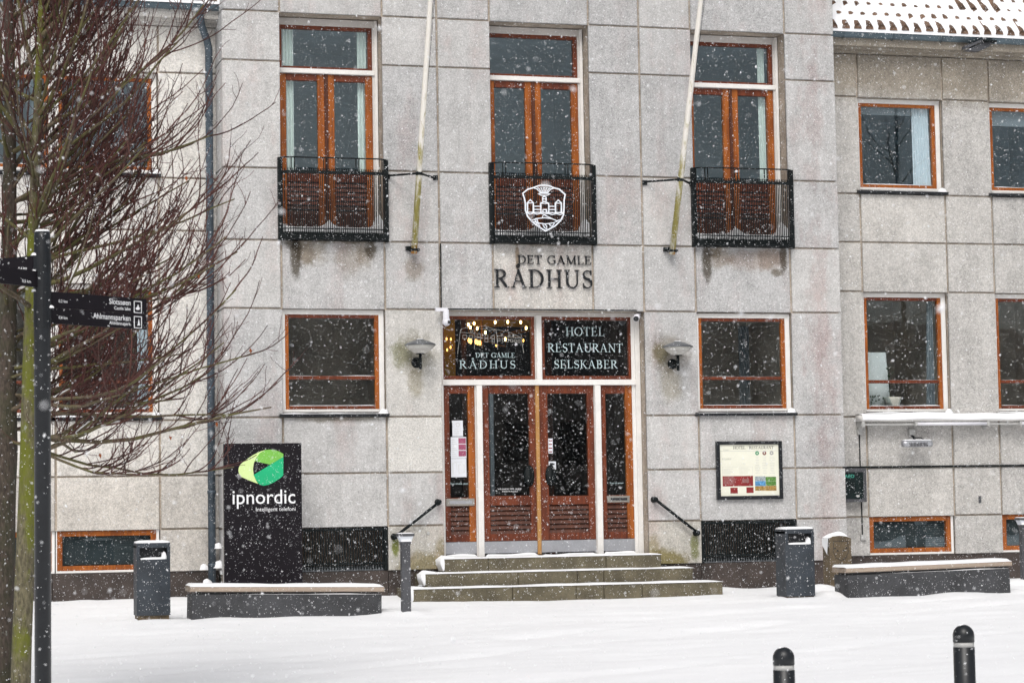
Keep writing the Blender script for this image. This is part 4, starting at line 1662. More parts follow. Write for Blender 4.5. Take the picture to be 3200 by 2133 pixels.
MB_t = merge(serif('HOTEL · RESTAURANT', bp(510, 0)[0], bp(1555, 0)[0], bp(0, 265)[1], bp(0, 190)[1], -.0375, -.034, .05, .9))
MB_t.build('lettering', 'dark ink', mbd)
merge(serif('RÅDHUS', bp(225, 0)[0], bp(455, 0)[0], bp(0, 535)[1], bp(0, 495)[1], -.0375, -.034)).build('lettering', 'light ink', mbd)
merge(serif('RÅDHUS', bp(255, 0)[0], bp(415, 0)[0], bp(0, 290)[1], bp(0, 266)[1], -.0375, -.034)).build('lettering', 'light ink', mbd)
MB_r = MB()
brect(MB_r, 222, 955, 1005, 1215, -.037)
brect(MB_r, 415, 1250, 603, 1400, -.037)
brect(MB_r, 828, 1245, 1012, 1392, -.037)
MB_r.build('red_panel', 'red print', mbd)
mb = MB()
brect(mb, 160, 312, 1680, 320, -.0365)
for j in range(7):
    brect(mb, 240, 985 + j * 28, 500 + (j * 37) % 90, 989 + j * 28, -.0385)
for j in range(5):
    brect(mb, 720, 1040 + j * 20, 900, 1044 + j * 20, -.0385)
mb.build('print_lines', 'light ink', mbd)
mb = MB()
rr = random.Random(4)
for cx_ in (1128, 1318, 1508):
    for j in range(11):
        hw = rr.uniform(30, 75)
        yy = 465 + j * 42
        brect(mb, cx_ - hw, yy, cx_ + hw, yy + 8, -.0365)
for j in range(6):
    brect(mb, 240, 770 + j * 27, 240 + rr.uniform(120, 280), 775 + j * 27, -.0365)
    brect(mb, 650, 755 + j * 30, 650 + rr.uniform(150, 300), 760 + j * 30, -.0365)
for q in ((222, 718, 1000, 722), (222, 718, 226, 950), (998, 718, 1002, 950)):
    brect(mb, *q, -.0364)
mb.build('print_lines', 'light ink', mbd)
for (cx_, mn) in ((1126, 'icon green'), (1314, 'icon brown'), (1502, 'grey ink')):
    a, b = bp(cx_, 375)
    mb = MB()
    mb.prism([(a + .031 * math.cos(R(20 * k)), b + .031 * math.sin(R(20 * k))) for k in range(18)], -.037, -.034)
    mb.build('round_icon', mn, mbd)
    mb = MB()
    mb.prism([(a - .012, b - .010), (a + .012, b - .010), (a + .002, b + .016), (a - .002, b + .016)], -.0385, -.036)
    mb.build('round_icon', 'cream paper', mbd)
for (q, mn) in (((1055, 970, 1325, 1085), 'photo grey'), ((1330, 985, 1600, 1090), 'photo green'), ((1055, 1090, 1325, 1215), 'photo blue'), ((1330, 1095, 1600, 1210), 'photo green'), ((1055, 1220, 1325, 1335), 'photo autumn'), ((1330, 1215, 1605, 1340), 'photo autumn')):
    mb = MB()
    brect(mb, *q, -.037)
    mb.build('photo_print', mn, mbd)

# AED cabinet
aed = thing('defibrillator_cabinet', (5.15, WY, 1.34), 'dark green fronted AED cabinet half hidden by the block corner', 'cabinet')
MB().cbox(4.90, 5.455, WY - .16, WY, 1.335, 1.862, .01).build('case', 'grey steel', aed)
MB().box(4.93, 5.395, WY - .166, WY - .155, 1.385, 1.80).build('glass_front', 'green display', aed)
text_mb(MB(), 'AED', 5.08, 1.715, .05, WY - .168, .165, 'l', bold=.012).build('lettering', 'green print', aed)
mb = MB()
mb.box(5.27, 5.325, WY - .168, WY - .160, 1.415, 1.445)
mb.build('badge', 'grey plastic', aed)

# cables, boxes
def cable(pts, r_, label, boxes=(), mat='black iron', cat='cable'):
    t = thing('cable', pts[0], label, cat)
    MB().tube(pts, r_, 6).build('conduit', mat, t)
    for (a, b, c, d) in boxes:
        MB().cbox(a, b, WY - .05, WY - .001, c, d, .005).build('junction_box', 'grey plastic', t)


cable([(5.42, WY - .012, 2.52), (5.42, WY - .012, 1.862)], .010, 'thin black cable dropping from a junction box to the AED cabinet', [(5.38, 5.46, 2.39, 2.465)])
cable([(5.425, WY - .012, 1.335), (5.425, WY - .012, .82)], .010, 'thin black cable under the AED cabinet ending in a small grey box', [(5.385, 5.468, .74, .825)])
cable([(4.9, WY - .014, 1.880), (14.5, WY - .014, 1.880)], .017, 'long black cable running along a stone joint of the right wing')
cable([(-1.478, -.012, 5.23), (-1.482, -.012, 4.26), (-1.3, -.012, 4.262), (1.55, -.012, 4.262)], .010, 'thin black cable from the flagpole joint along the top of the entrance')
vt = thing('vent', (7.47, WY, 1.30), 'tiny dark vent slot in the right wing wall', 'vent')
MB().cbox(7.45, 7.495, WY - .015, WY + .001, 1.29, 1.40, .003).build('slot', 'grey steel', vt)
sc = thing('wall_socket', (-1.72, 0, .97), 'small round metal wall cap beside the left handrail', 'cap')
MB().tube([(-1.722, -.018, .978), (-1.722, .0, .978)], [.02, .026], 12).build('cap', 'grey plastic', sc)

# awning cassette, light tubes, heater
aw = thing('awning', (6.8, WY, 2.55), 'long white folded awning cassette topped with snow under the right wing windows', 'awning')
mb = MB()
mb.smooth = True
cs = [(WY - .02, 2.60), (WY - .22, 2.585), (WY - .25, 2.60), (WY - .25, 2.66), (WY - .20, 2.69), (WY - .02, 2.69)]
XAW = (5.36, 10.4)
for xx in XAW:
    mb.v += [(xx, a, b) for a, b in cs]
for i in range(6):
    j = (i + 1) % 6
    mb.face((i, 6 + i, 6 + j, j))
mb.face(tuple(range(6)))
mb.face(tuple(range(11, 5, -1)))
mb.smooth = False
mb.build('cassette', 'white paint', aw)
s = MB()
s.smooth = True
b = 0
nA = 90
for i in range(nA + 1):
    xx = 5.37 + (10.39 - 5.37) * i / nA
    k_ = mnoise.noise(Vector((xx * 2.2, 1.3, 4.4)))
    s.v += [(xx, WY - .262, 2.612 + .012 * k_), (xx, WY - .275, 2.64), (xx, WY - .25, 2.69), (xx, WY - .16, 2.715 + .012 * k_), (xx, WY - .01, 2.725 + .014 * k_)]
for i in range(nA):
    for j in range(4):
        p_ = i * 5 + j
        s.face((p_, p_ + 5, p_ + 6, p_ + 1))
s.build('snow_cap', 'snow', aw)
mb = MB()
mb.tube([(5.42, WY - .2, 2.54), (10.3, WY - .2, 2.54)], .017, 8)
mb.build('front_bar', 'grey plastic', aw)
mb = MB()
for xx in (5.40, 7.55, 9.7):
    mb.box(xx - .02, xx + .02, WY - .24, WY, 2.50, 2.60)
    mb.tube([(xx, WY - .1, 2.48), (xx, WY - .06, 2.48)], .025, 8)
mb.tube([(5.40, WY - .22, 2.60), (5.37, WY - .24, 2.55), (5.38, WY - .2, 2.47)], .012, 6)
mb.build('bracket', 'grey plastic', aw)
for k, (a, b) in enumerate(((6.27, 7.545), (8.09, 9.36))):
    t = thing('tube_light', (a, WY, 2.54), ['unlit white tube light below the awning beside the heater', 'unlit white tube light below the awning at the right picture edge'][k], 'light', 'tube lights under the awning')
    mb = MB()
    mb.smooth = True
    mb.tube([(a + .03, WY - .235, 2.545), (b - .03, WY - .235, 2.545)], .026, 10)
    mb.build('tube', 'white plastic', t)
    for xx in (a, b - .035):
        MB().box(xx, xx + .035, WY - .265, WY - .19, 2.515, 2.58).build('end_cap', 'grey plastic', t)
ht = thing('patio_heater', (6.29, WY, 2.2), 'silver infrared patio heater hanging under the awning', 'heater')
mb = MB()
mb.smooth = True
mb.tube([(6.04, WY - .25, 2.235), (6.10, WY - .25, 2.235), (6.48, WY - .25, 2.235), (6.54, WY - .25, 2.235)], [.05, .056, .056, .05], 12)
mb.build('body', 'steel plate', ht)
mb = MB()
for i in range(13):
    mb.box(6.14 + i * .025, 6.146 + i * .025, WY - .318, WY - .30, 2.19, 2.255)
mb.build('grill', 'grey steel', ht)
MB().cbox(6.255, 6.345, WY - .07, WY - .001, 2.375, 2.475, .006).build('mount_box', 'grey plastic', ht)
mb = MB()
mb.smooth = True
mb.tube([(6.30, WY - .05, 2.38), (6.32, WY - .15, 2.33), (6.38, WY - .2, 2.33), (6.44, WY - .22, 2.29)], .009, 6)
mb.tube([(6.29, WY - .05, 2.38), (6.29, WY - .2, 2.29)], .014, 6)
mb.build('cable', 'black iron', ht)
s = MB()
s.smooth = True
snow_strip(s, 6.05, 6.53, WY - .29, WY - .21, 2.285, .018, 16, 12, .5)
s.build('snow_cap', 'snow', ht)

# flood light under the right gutter
fl = thing('floodlight', (7.45, .3, 8.5), 'grey floodlight on an arm below the right wing gutter', 'light')
mb = MB()
mb.prism([(7.22, 8.50), (7.60, 8.66), (7.60, 8.70), (7.24, 8.56)], .18, .30)
mb.prism([(7.24, 8.49), (7.48, 8.48), (7.66, 8.56), (7.72, 8.63), (7.56, 8.63)], .20, .30)
mb.build('housing', 'grey steel', fl)
MB().box(7.52, 7.78, .14, .26, 8.635, 8.66).build('visor', 'black iron', fl)
MB().box(7.40, 7.46, .28, .40, 8.52, 8.60).build('arm', 'black iron', fl)

# cameras at the door head
c1 = thing('security_camera', (-1.47, 0, 4.1), 'white dome security camera on an arm at the left top corner of the entrance', 'camera')
mb = MB()
mb.box(-1.60, -1.42, -.16, -.10, 4.215, 4.265)
mb.tube([(-1.44, -.13, 4.24), (-1.44, -.13, 4.10)], [.045, .05], 12)
mb.build('arm', 'white plastic', c1)
mb = MB()
mb.smooth = True
mb.ball((-1.435, -.13, 4.06), .062, 14, 10)
mb.build('dome', 'white plastic', c1)
MB().box(-1.43, -1.385, -.198, -.16, 4.03, 4.075).build('lens', 'dark ink', c1)
c2 = thing('security_camera', (1.63, 0, 4.1), 'small white bullet camera at the right top corner of the entrance', 'camera')
mb = MB()
mb.smooth = True
mb.tube([(1.60, .10, 4.20), (1.53, -.04, 4.135)], [.045, .05], 14)
mb.tube([(1.66, .22, 4.23), (1.60, .10, 4.20)], [.06, .03], 12)
mb.build('housing', 'white plastic', c2)
mb = MB()
mb.tube([(1.531, -.038, 4.136), (1.526, -.048, 4.131)], [.042, .040], 14)
mb.build('lens', 'dark ink', c2)


# notices taped inside and on the glass
def notice(x0, x1, z0, z1, label, yy=None, mat='paper'):
    yy = y_door - .0
    t = thing('paper_notice', ((x0 + x1) / 2, yy, z0), label, 'notice')
    MB().box(x0, x1, yy, yy + .003, z0, z1).build('sheet', mat, t)
    return t


y_door = .26 + .045
t = notice(-1.260, -1.098, 2.399, 2.633, 'small pale certificate taped highest on the left door sidelight')
mb = MB()
cx_, cz_ = -1.178, 2.57
mb.ribbon([(cx_ + .028 * math.cos(R(30 * k)), cz_ + .028 * math.sin(R(30 * k))) for k in range(12)], .006, y_door - .002, y_door, True)
for k in range(4):
    mb.box(cx_ - .05, cx_ + .02, y_door - .002, y_door, 2.42 + k * .028, 2.424 + k * .028)
mb.build('print', 'light ink', t)
t = notice(-1.288, -1.051, 2.072, 2.389, 'white menu sheet with three magenta panels on the left door sidelight')
for k in range(3):
    z_ = 2.29 - k * .094
    MB().box(-1.17, -1.058, y_door - .002, y_door, z_, z_ + .082).build('print_panel', 'magenta print', t)
mb = MB()
for k in range(9):
    mb.box(-1.28, -1.19 - .02 * (k % 3), y_door - .002, y_door, 2.10 + k * .03, 2.105 + k * .03)
mb.build('print', 'light ink', t)
t = notice(-1.288, -1.054, 1.794, 2.068, 'white plan drawing sheet lowest on the left door sidelight')
mb = MB()
for P in ([(-1.26, 1.84), (-1.26, 2.0), (-1.2, 2.0), (-1.2, 1.9)], [(-1.17, 1.83), (-1.17, 1.98), (-1.09, 1.98), (-1.09, 1.86), (-1.17, 1.86)], [(-1.24, 2.02), (-1.12, 2.02)]):
    mb.ribbon(P, .004, y_door - .002, y_door)
mb.build('print', 'light ink', t)
t = notice(.216, .287, 2.132, 2.355, 'narrow white sticker strip with red marks on the right door pane')
mb = MB()
for k in range(4):
    mb.box(.225, .278, y_door - .002, y_door, 2.15 + k * .055, 2.165 + k * .055)
mb.build('print', 'red print', t)
t = notice(.217, .332, 1.891, 2.013, 'square white camera warning sticker low on the right door pane')
mb = MB()
mb.box(.237, .29, y_door - .002, y_door, 1.955, 1.99)
mb.prism([(.29, 1.965), (.31, 1.958), (.31, 1.988), (.29, 1.98)], y_door - .002, y_door)
mb.build('print', 'dark ink', t)
mb = MB()
mb.box(.23, .32, y_door - .002, y_door, 1.905, 1.93)
mb.build('print', 'light ink', t)

# chandelier in the hall
ch = thing('chandelier', (-.45, 1.5, 3.9), 'lit chandelier with candle bulbs glowing behind the left fanlight', 'chandelier')
yc_ = 1.5


def hp(px, py, yv):
    """point in the hall seen through the fanlight, from measurements on the pane"""
    fx, fz = fp(px, py)
    P = Vector((fx, .31, fz))
    d = (P - CAM)
    return CAM + d * ((yv - CAM.y) / d.y)


mbA = MB()
bulbs = [(300, 220, 1.5), (367, 205, 1.5), (322, 250, 1.4), (402, 262, 1.4), (613, 190, 1.7), (760, 185, 1.7), (912, 188, 1.6), (975, 255, 1.3), (1038, 190, 1.5), (497, 308, 1.9), (727, 385, 1.2)]
ctr = Vector((-.45, 1.55, 4.05))
for (px, py, yv) in bulbs:
    c_ = hp(px, py, yv)
    mb = MB()
    mb.smooth = True
    mb.ball(c_, .017, 10, 8, (1, 1, 1.6))
    mb.build('bulb', 'bulb', ch)
    mbA.tube([c_ - Vector((0, 0, .05)), c_ - Vector((0, 0, .12)), ctr - Vector((0, 0, .12))], .007, 5)
mbA.tube([ctr - Vector((0, 0, .25)), Vector((ctr.x, ctr.y, 5.08))], .02, 8)
mbA.build('arm', 'rust', ch)
sg = thing('string_lights', (-1.0, 2.0, 3.7), 'little warm lights glittering deep in the hall behind the left fanlight', 'lights')
for (px, py, yv) in ((45, 385, 2.0), (95, 388, 2.0), (90, 480, 2.0), (50, 510, 2.0), (305, 400, 2.1), (325, 412, 2.1), (385, 415, 2.1), (405, 425, 2.1), (430, 428, 2.1), (450, 432, 2.1), (620, 455, 2.2), (1030, 545, 1.5), (940, 400, 1.5)):
    mb = MB()
    mb.ball(hp(px, py, yv), .016 if px < 200 or px > 600 else .026, 6, 5, (.8, .8, 1.6))
    mb.build('bulb', 'small bulb', sg)

# potted plant in the right wing window
pp = thing('potted_plant', (6.10, WY + .26, 2.85), 'dark leafy plant in a white pot on the lower right wing window sill', 'plant')
mb = MB()
mb.smooth = True
mb.lathe([(.11, 2.83), (.135, 2.95), (.15, 2.99), (.13, 2.995)], 6.13, WY + .26, 16)
mb.build('pot', 'plant pot', pp)
mb = MB()
rl = random.Random(8)
for k in range(70):
    c_ = Vector((rl.uniform(5.70, 5.95), WY + .26 + rl.uniform(-.08, .08), rl.uniform(2.83, 3.02)))
    if k > 50:
        c_ = Vector((6.08 + rl.uniform(-.05, .05), WY + .26, rl.uniform(3.0, 3.5)))
    d_ = Vector((rl.uniform(-1, 1), rl.uniform(-1, 1), rl.uniform(-.3, 1))).normalized() * .05
    e_ = d_.cross(Vector((0, 0, 1))).normalized() * .02
    b = len(mb.v)
    mb.v += [tuple(c_), tuple(c_ + d_ * .5 + e_), tuple(c_ + d_), tuple(c_ + d_ * .5 - e_)]
    mb.face((b, b + 1, b + 2, b + 3))
mb.tube([(6.09, WY + .26, 2.97), (6.07, WY + .26, 3.45)], .006, 4)
mb.build('leaves', 'plant leaf', pp)

# ================================================================== STREET FURNITURE
# company sign
sg = thing('company_sign', (-4.26, -.7, 0), 'tall black ipnordic sign slab with green eye logo behind the left bench', 'sign')
sx0, sx1, sz0, sz1 = -4.812, -3.712, -.1, 2.284
MB().cbox(sx0, sx1, -.70, -.62, sz0, sz1, .003).build('face_panel', 'sign black', sg)
MB().box(sx0 - .004, sx1 + .002, -.618, -.56, sz0, sz1 - .004).build('side_casing', 'grey plastic', sg)


def ip(px, py):
    u_ = (px - 34) / (822 - 34)
    # sheet leans slightly in the picture: rectify along the slab edges
    sh = (py - 45) / 1430 * 22
    return (sx0 + ((px - sh - 34) / 790) * (sx1 - sx0), sz1 - (py - 45 + (px - 34) * .008) / 1435 * (2.284 - .345))


def poly(mbx, P, y0):
    P2 = [ip(*q) for q in P]
    ar = sum(P2[i][0] * P2[(i + 1) % len(P2)][1] - P2[(i + 1) % len(P2)][0] * P2[i][1] for i in range(len(P2)))
    if ar < 0:
        P2 = P2[::-1]
    mbx.prism(P2, y0, -.699)


def bez(p0, p1, p2, n=10):
    return [((1 - t) ** 2 * p0[0] + 2 * t * (1 - t) * p1[0] + t * t * p2[0], (1 - t) ** 2 * p0[1] + 2 * t * (1 - t) * p1[1] + t * t * p2[1]) for t in [i / n for i in range(n + 1)]]


mb = MB()
outer = [(455, 110), (400, 128), (330, 165), (250, 220), (205, 260), (188, 295), (184, 325), (192, 360), (215, 390), (290, 425), (385, 462)]
inner = [(360, 420), (340, 370), (332, 310), (340, 250), (365, 190), (400, 145)]
poly(mb, outer + inner, -.704)
mb.build('logo', 'logo lime', sg)
mb = MB()
poly(mb, [(455, 112), (500, 107), (545, 110), (590, 124), (640, 152), (640, 190), (505, 262), (350, 228), (368, 186), (402, 142)], -.705)
mb.build('logo', 'logo green', sg)
mb = MB()
poly(mb, [(640, 182), (640, 375), (610, 405), (540, 450), (490, 472), (440, 482), (400, 470), (375, 440), (352, 400), (338, 370)], -.706)
mb.build('logo', 'logo teal', sg)
mb = MB()
a = ip(128, 670)
b_ = ip(765, 662)
text_mb(mb, 'ipnordic', a[0], ip(450, 668)[1], .205 * .98, -.7045, b_[0] - a[0], bold=.004)
mb.build('lettering', 'white print', sg)
mb = MB()
a = ip(365, 745)
text_mb(mb, 'Intelligent telefoni', a[0], ip(560, 744)[1], .056, -.7045, ip(768, 740)[0] - a[0])
mb.build('lettering', 'white print', sg)


# benches
def bench(loc, tilt, label):
    t = thing('bench', loc, label, 'bench', 'concrete benches with timber tops along the facade', (0, tilt, 0))
    L = 2.50
    mb = MB()
    mb.cbox(.0, L, 0, .46, -.25, .305, .012)
    mb.build('concrete_block', 'bench concrete', t, local=True)
    mb = MB()
    mb.box(.05, L - .02, .03, .43, .305, .335)
    mb.build('spacer', 'black paint', t, local=True)
    for k in range(3):
        MB().cbox(-.03, L + .03, -.03 + k * .165, .125 + k * .165, .338, .402, .012).build('seat_plank', 'bench plank', t, local=True)
    s = MB()
    s.smooth = True
    snow_strip(s, -.03, L + .02, -.025, .46, .402, .045, 60, int(loc[0] * 10), .35)
    snow_strip(s, .5, L - .01, .0, .03, .306, .012, 30, 3, 1.2)
    s.build('snow_cap', 'snow', t, local=True)
    return t


bench((-5.585, -3.0, -.035), R(1.4), 'snow-topped concrete bench with timber seat in front of the black company sign')
bench((3.560, -3.0, .0), R(-1.0), 'snow-topped concrete bench with timber seat in front of the right wing')


# litter bins
def litter_bin(loc, label):
    t = thing('litter_bin', loc, label, 'litter bin', 'dark steel litter bins')
    wd, dp, H = .43, .36, 1.0

    def outline(k=1.0, b=.055, n=10):
        P = []
        for i in range(n + 1):
            u_ = -1 + 2 * i / n
            P.append((u_ * wd / 2 * k, -dp / 2 * k - b * (1 - u_ * u_)))
        P += [(wd / 2 * k, dp / 2 * k), (-wd / 2 * k, dp / 2 * k)]
        return P
    o0, o1, ow = .775, .915, .165
    mb = MB()
    mb.plan(outline(), .06, o0)
    # sides, back and top around the opening
    mb.box(-wd / 2, -ow - .01, -dp / 2 - .012, dp / 2, o0, .955)
    mb.box(ow + .01, wd / 2, -dp / 2 - .012, dp / 2, o0, .955)
    mb.box(-ow - .01, ow + .01, dp / 2 - .03, dp / 2, o0, .955)
    mb.plan(outline(1.0, .05), .925, .985)
    mb.build('body', 'bin steel', t, local=True)
    mb = MB()
    mb.box(-ow - .008, ow + .008, -.08, dp / 2 - .035, o0 + .001, .924)
    mb.build('liner', 'dark ink', t, local=True)
    MB().plan(outline(.93, .03), -.15, .06).build('base', 'carved stone', t, local=True)
    s = MB()
    s.smooth = True
    n = 12
    P = outline(.98, .05, 12)
    b = len(s.v)
    m_ = len(P)
    s.v += [(px, py, .985) for px, py in P] + [(px * .97, py * .97, 1.005) for px, py in P] + [(px * .7, py * .7, 1.018) for px, py in P]
    for k in range(2):
        for i in range(m_):
            j = (i + 1) % m_
            s.face((b + k * m_ + i, b + k * m_ + j, b + (k + 1) * m_ + j, b + (k + 1) * m_ + i))
    s.face(tuple(b + 2 * m_ + i for i in range(m_)))
    # snow on the lip of the opening
    b = len(s.v)
    for i in range(n + 1):
        u_ = -1 + 2 * i / n
        hh = .012 + .028 * max(0, u_) ** 4 + .01 * (1 - u_ * u_)
        s.v += [(u_ * ow, -dp / 2 - .055 * (1 - u_ * u_) * .9 - .004, o0), (u_ * ow, -dp / 2 - .05 * (1 - u_ * u_) * .8, o0 + hh), (u_ * ow, -dp / 2 + .1, o0 + hh + .004)]
    for i in range(n):
        for j in range(2):
            p_ = b + i * 3 + j
            s.face((p_, p_ + 3, p_ + 4, p_ + 1))
    s.mound((ow - .025, -dp / 2 + .03, o0 + .01), .035, .05, .10, 3)
    s.build('snow_cap', 'snow', t, local=True)


litter_bin((-6.07, -2.82, -.045), 'dark steel litter bin with a snowy lid left of the left bench')
litter_bin((2.85, -2.82, -.025), 'dark steel litter bin with a snowy lid below the right end of the notice board')


# bollard lights
def bollard_light(loc, label):
    t = thing('bollard_light', loc, label, 'bollard light', 'grey bollard lights near the facade')
    MB().cbox(-.058, .058, -.05, .05, -.2, .88, .006).build('post', 'grey steel', t, local=True)
    mb = MB()
    # flared neck
    mb.v += [(-.058, -.05, .88), (.058, -.05, .88), (.058, .05, .88), (-.058, .05, .88), (-.070, -.06, .93), (.070, -.06, .93), (.070, .06, .93), (-.070, .06, .93)]
    for f in ((0, 1, 5, 4), (1, 2, 6, 5), (2, 3, 7, 6), (3, 0, 4, 7)):
        mb.face(f)
    mb.box(-.105, .105, -.09, .09, 1.0, 1.035)
    mb.build('head', 'grey steel', t, local=True)
    mb = MB()
    mb.v += [(-.070, -.058, .93), (.070, -.058, .93), (.070, .058, .93), (-.070, .058, .93), (-.093, -.08, 1.0), (.093, -.08, 1.0), (.093, .08, 1.0), (-.093, .08, 1.0)]
    for f in ((0, 1, 5, 4), (1, 2, 6, 5), (2, 3, 7, 6), (3, 0, 4, 7)):
        mb.face(f)
    mb.build('lens', 'paper', t, local=True)
    s = MB()
    s.smooth = True
    snow_strip(s, -.10, .10, -.088, .088, 1.035, .014, 8, 2, .2)
    snow_strip(s, -.07, .07, -.075, -.05, .93, .03, 8, 5, .2)
    s.build('snow_cap', 'snow', t, local=True)


bollard_light((-2.80, -3.2, -.035), 'grey bollard light with a snowy top standing left of the entrance steps')
bollard_light((7.33, -1.05, .015), 'grey bollard light cut by the right picture edge beyond the right bench')

# carved memorial stone
ms = thing('memorial_stone', (4.10, -1.4, 0), 'brown carved memorial stone with a dated coat of arms behind the right bench', 'memorial')
mb = MB()
mb.prism([(3.93, -.2), (4.285, -.2), (4.275, .80), (4.22, .825), (4.10, .842), (3.99, .832), (3.935, .805)], -1.52, -1.27)
mb.build('block', 'carved stone', ms)
s = MB()
s.smooth = True
n = 12
for i in range(n + 1):
    u_ = i / n
    h_ = .006 + .055 * math.sin(math.pi * min(1, u_ * 1.05)) ** .7
    xx = 3.92 + .35 * u_
    zt_ = .805 + .035 * math.sin(math.pi * u_)
    s.v += [(xx, -1.515, zt_), (xx, -1.48, zt_ + h_), (xx, -1.28, zt_ + h_ * .6)]
for i in range(n):
    for j in range(2):
        p_ = i * 3 + j
        s.face((p_, p_ + 3, p_ + 4, p_ + 1))
b = len(s.v)
s.v += [(3.92, -1.515, .82), (3.92, -1.27, .80), (3.915, -1.30, .70), (3.905, -1.5, .56), (3.90, -1.51, .60)]
s.face((b, b + 1, b + 2, b + 3, b + 4))
s.build('snow_cap', 'snow', ms)
mb = MB()
mb.ribbon([(4.00, .76), (4.22, .76), (4.23, .60), (4.19, .52), (4.11, .475), (4.03, .52), (3.99, .60)], .007, -1.5225, -1.519, True)
for (cx_, cz_) in ((4.02, .66), (4.20, .66), (4.06, .625), (4.155, .625)):
    mb.prism([(cx_ - .02, cz_ - .012), (cx_ + .02, cz_ - .012), (cx_, cz_ + .016)], -1.5226, -1.519)
text_mb(mb, '31. 12. 2006', 4.11, .405, .034, -1.5222, .24, 'c')
mb.build('carving', 'dark ink', ms)

# kerbside bollards in the foreground
def bollard(loc, label):
    t = thing('bollard', loc, label, 'bollard', 'dark dome-topped bollards in the foreground snow')
    r_ = .0755
    mb = MB()
    mb.smooth = True
    mb.lathe([(r_, -.3), (r_, .765), (r_ * .93, .768), (r_ * .93, .80)], 0, 0, 24)
    mb.build('post', 'black paint', t, local=True)
    mb = MB()
    mb.smooth = True
    mb.lathe([(r_ * .955, .766), (r_ * .955, .802)], 0, 0, 24)
    mb.build('reflective_band', 'grey plastic', t, local=True)
    mb = MB()
    mb.smooth = True
    pr = [(r_, .803), (r_, .85)] + [(r_ * math.cos(R(a_)), .85 + r_ * math.sin(R(a_))) for a_ in range(15, 91, 15)]
    mb.lathe(pr, 0, 0, 24)
    mb.build('dome', 'black paint', t, local=True)
    s = MB()
    s.smooth = True
    s.ball((-.01, .01, .915), .03, 8, 5, (1, 1, .5))
    s.build('snow_cap', 'snow', t, local=True)


bollard((-2.155, -18.0, .386 - .925), 'dark dome-topped bollard, the farther right one at the bottom right')
bollard((-3.50, -17.95, .268 - .925), 'dark dome-topped bollard, the lower left one at the bottom right')

# fingerpost
fpz = -.55
fpst = thing('fingerpost', (-8.345, -15.3, fpz), 'slim black fingerpost with Slotssøen and Ahlmannsparken arms at the left', 'signpost')
PX, PY = -8.345, -15.3
mb = MB()
mb.smooth = True
mb.lathe([(.062, fpz - .2), (.062, 3.36), (.058, 3.40), (0, 3.405)], PX, PY, 24)
mb.build('pole', 'black paint', fpst)
mb = MB()
for zz in (3.23, 3.10, 3.09, 2.985, 2.95, 2.84, 2.83, 2.70):
    mb.lathe([(.0665, zz - .006), (.0665, zz + .006)], PX, PY, 20)
mb.lathe([(.066, 2.68), (.066, 3.225)], PX, PY, 20)
mb.build('collar', 'black paint', fpst)


def arm(dirx, diry, length, z0, z1, name='arm'):
    """a flat sign blade leaving the pole in direction (dirx, diry)"""
    d = Vector((dirx, diry, 0)).normalized()
    nrm = Vector((d.y, -d.x, 0))
    if nrm.y > 0:
        nrm = -nrm
    mb = MB()
    p0 = Vector((PX, PY, 0)) + d * .05
    p1 = Vector((PX, PY, 0)) + d * length
    b = 0
    for q in (p0, p1):
        for sgn in (1, -1):
            for zz in (z0, z1):
                w_ = q + nrm * .011 * sgn
                mb.v.append((w_.x, w_.y, zz))
    for f in ((0, 1, 5, 4), (2, 6, 7, 3), (0, 2, 3, 1), (4, 5, 7, 6), (1, 3, 7, 5), (0, 4, 6, 2)):
        mb.face(f)
    return mb.build(name, 'sign black', fpst), d, nrm


def arm_text(items, d, nrm, parent):
    """items: (text, along, z, height, width, align) written on the near face"""
    mb = MB()
    sgn = 1 if d.x > 0 else -1
    for it in items:
        if it[0] == 'icon':
            _, a, zc, kind = it
            hw = .037
            mb.ribbon([(a - hw, zc - hw * 1.2), (a + hw, zc - hw * 1.2), (a + hw, zc + hw * 1.2), (a - hw, zc + hw * 1.2)], .006, 0, .001, True)
            if kind == 'duck':
                mb.prism([(a - .026, zc - .012), (a - .010, zc - .024), (a + .012, zc - .022), (a + .026, zc - .006), (a + .010, zc - .002), (a + .008, zc + .016), (a - .002, zc + .018), (a - .004, zc + .002)], 0, .001)
            else:
                mb.prism([(a - .008, zc - .026), (a + .024, zc - .022), (a + .014, zc - .004), (a + .018, zc - .004), (a + .008, zc + .028), (a, zc - .004), (a + .004, zc - .006)], 0, .001)
        else:
            body, a, z_, h_, w_, al = it
            text_mb(mb, body, a, z_, h_, 0.0, w_, al, bold=.006)
    out = MB()
    for (a, yy, zz) in mb.v:
        q = Vector((PX, PY, 0)) + d * (a if sgn > 0 else -a) + nrm * (.0125 - yy)
        out.v.append((q.x, q.y, zz))
    for f in mb.f:
        out.face(f)
    out.build('lettering', 'white print', parent)


aR = Vector((.80, .55, 0))
A1, d_, n_ = arm(aR.x, aR.y, 1.02, 2.833, 2.953)
LR = 1.02
arm_text([('Slotssøen', .855, 2.893, .043, .215, 'r'), ('Castle lake', .855, 2.853, .026, .165, 'r'), ('0,2 km', .145, 2.875, .022, .085, 'l'), ('icon', .93, 2.885, 'duck')], d_, n_, A1)
A2, d_, n_ = arm(aR.x, aR.y, 1.02, 2.712, 2.830)
arm_text([('Ahlmannsparken', .855, 2.772, .043, .375, 'r'), ('Ahlmannspark', .855, 2.735, .026, .215, 'r'), ('0,4 km', .145, 2.750, .022, .085, 'l'), ('icon', .93, 2.765, 'tree')], d_, n_, A2)
A3, d_, n_ = arm(-.72, .70, 1.02, 3.105, 3.225)
arm_text([('0,4 km', -.14, 3.125, .022, .085, 'r')], d_, n_, A3)
A4, d_, n_ = arm(-.72, -.70, 1.02, 2.975, 3.098)
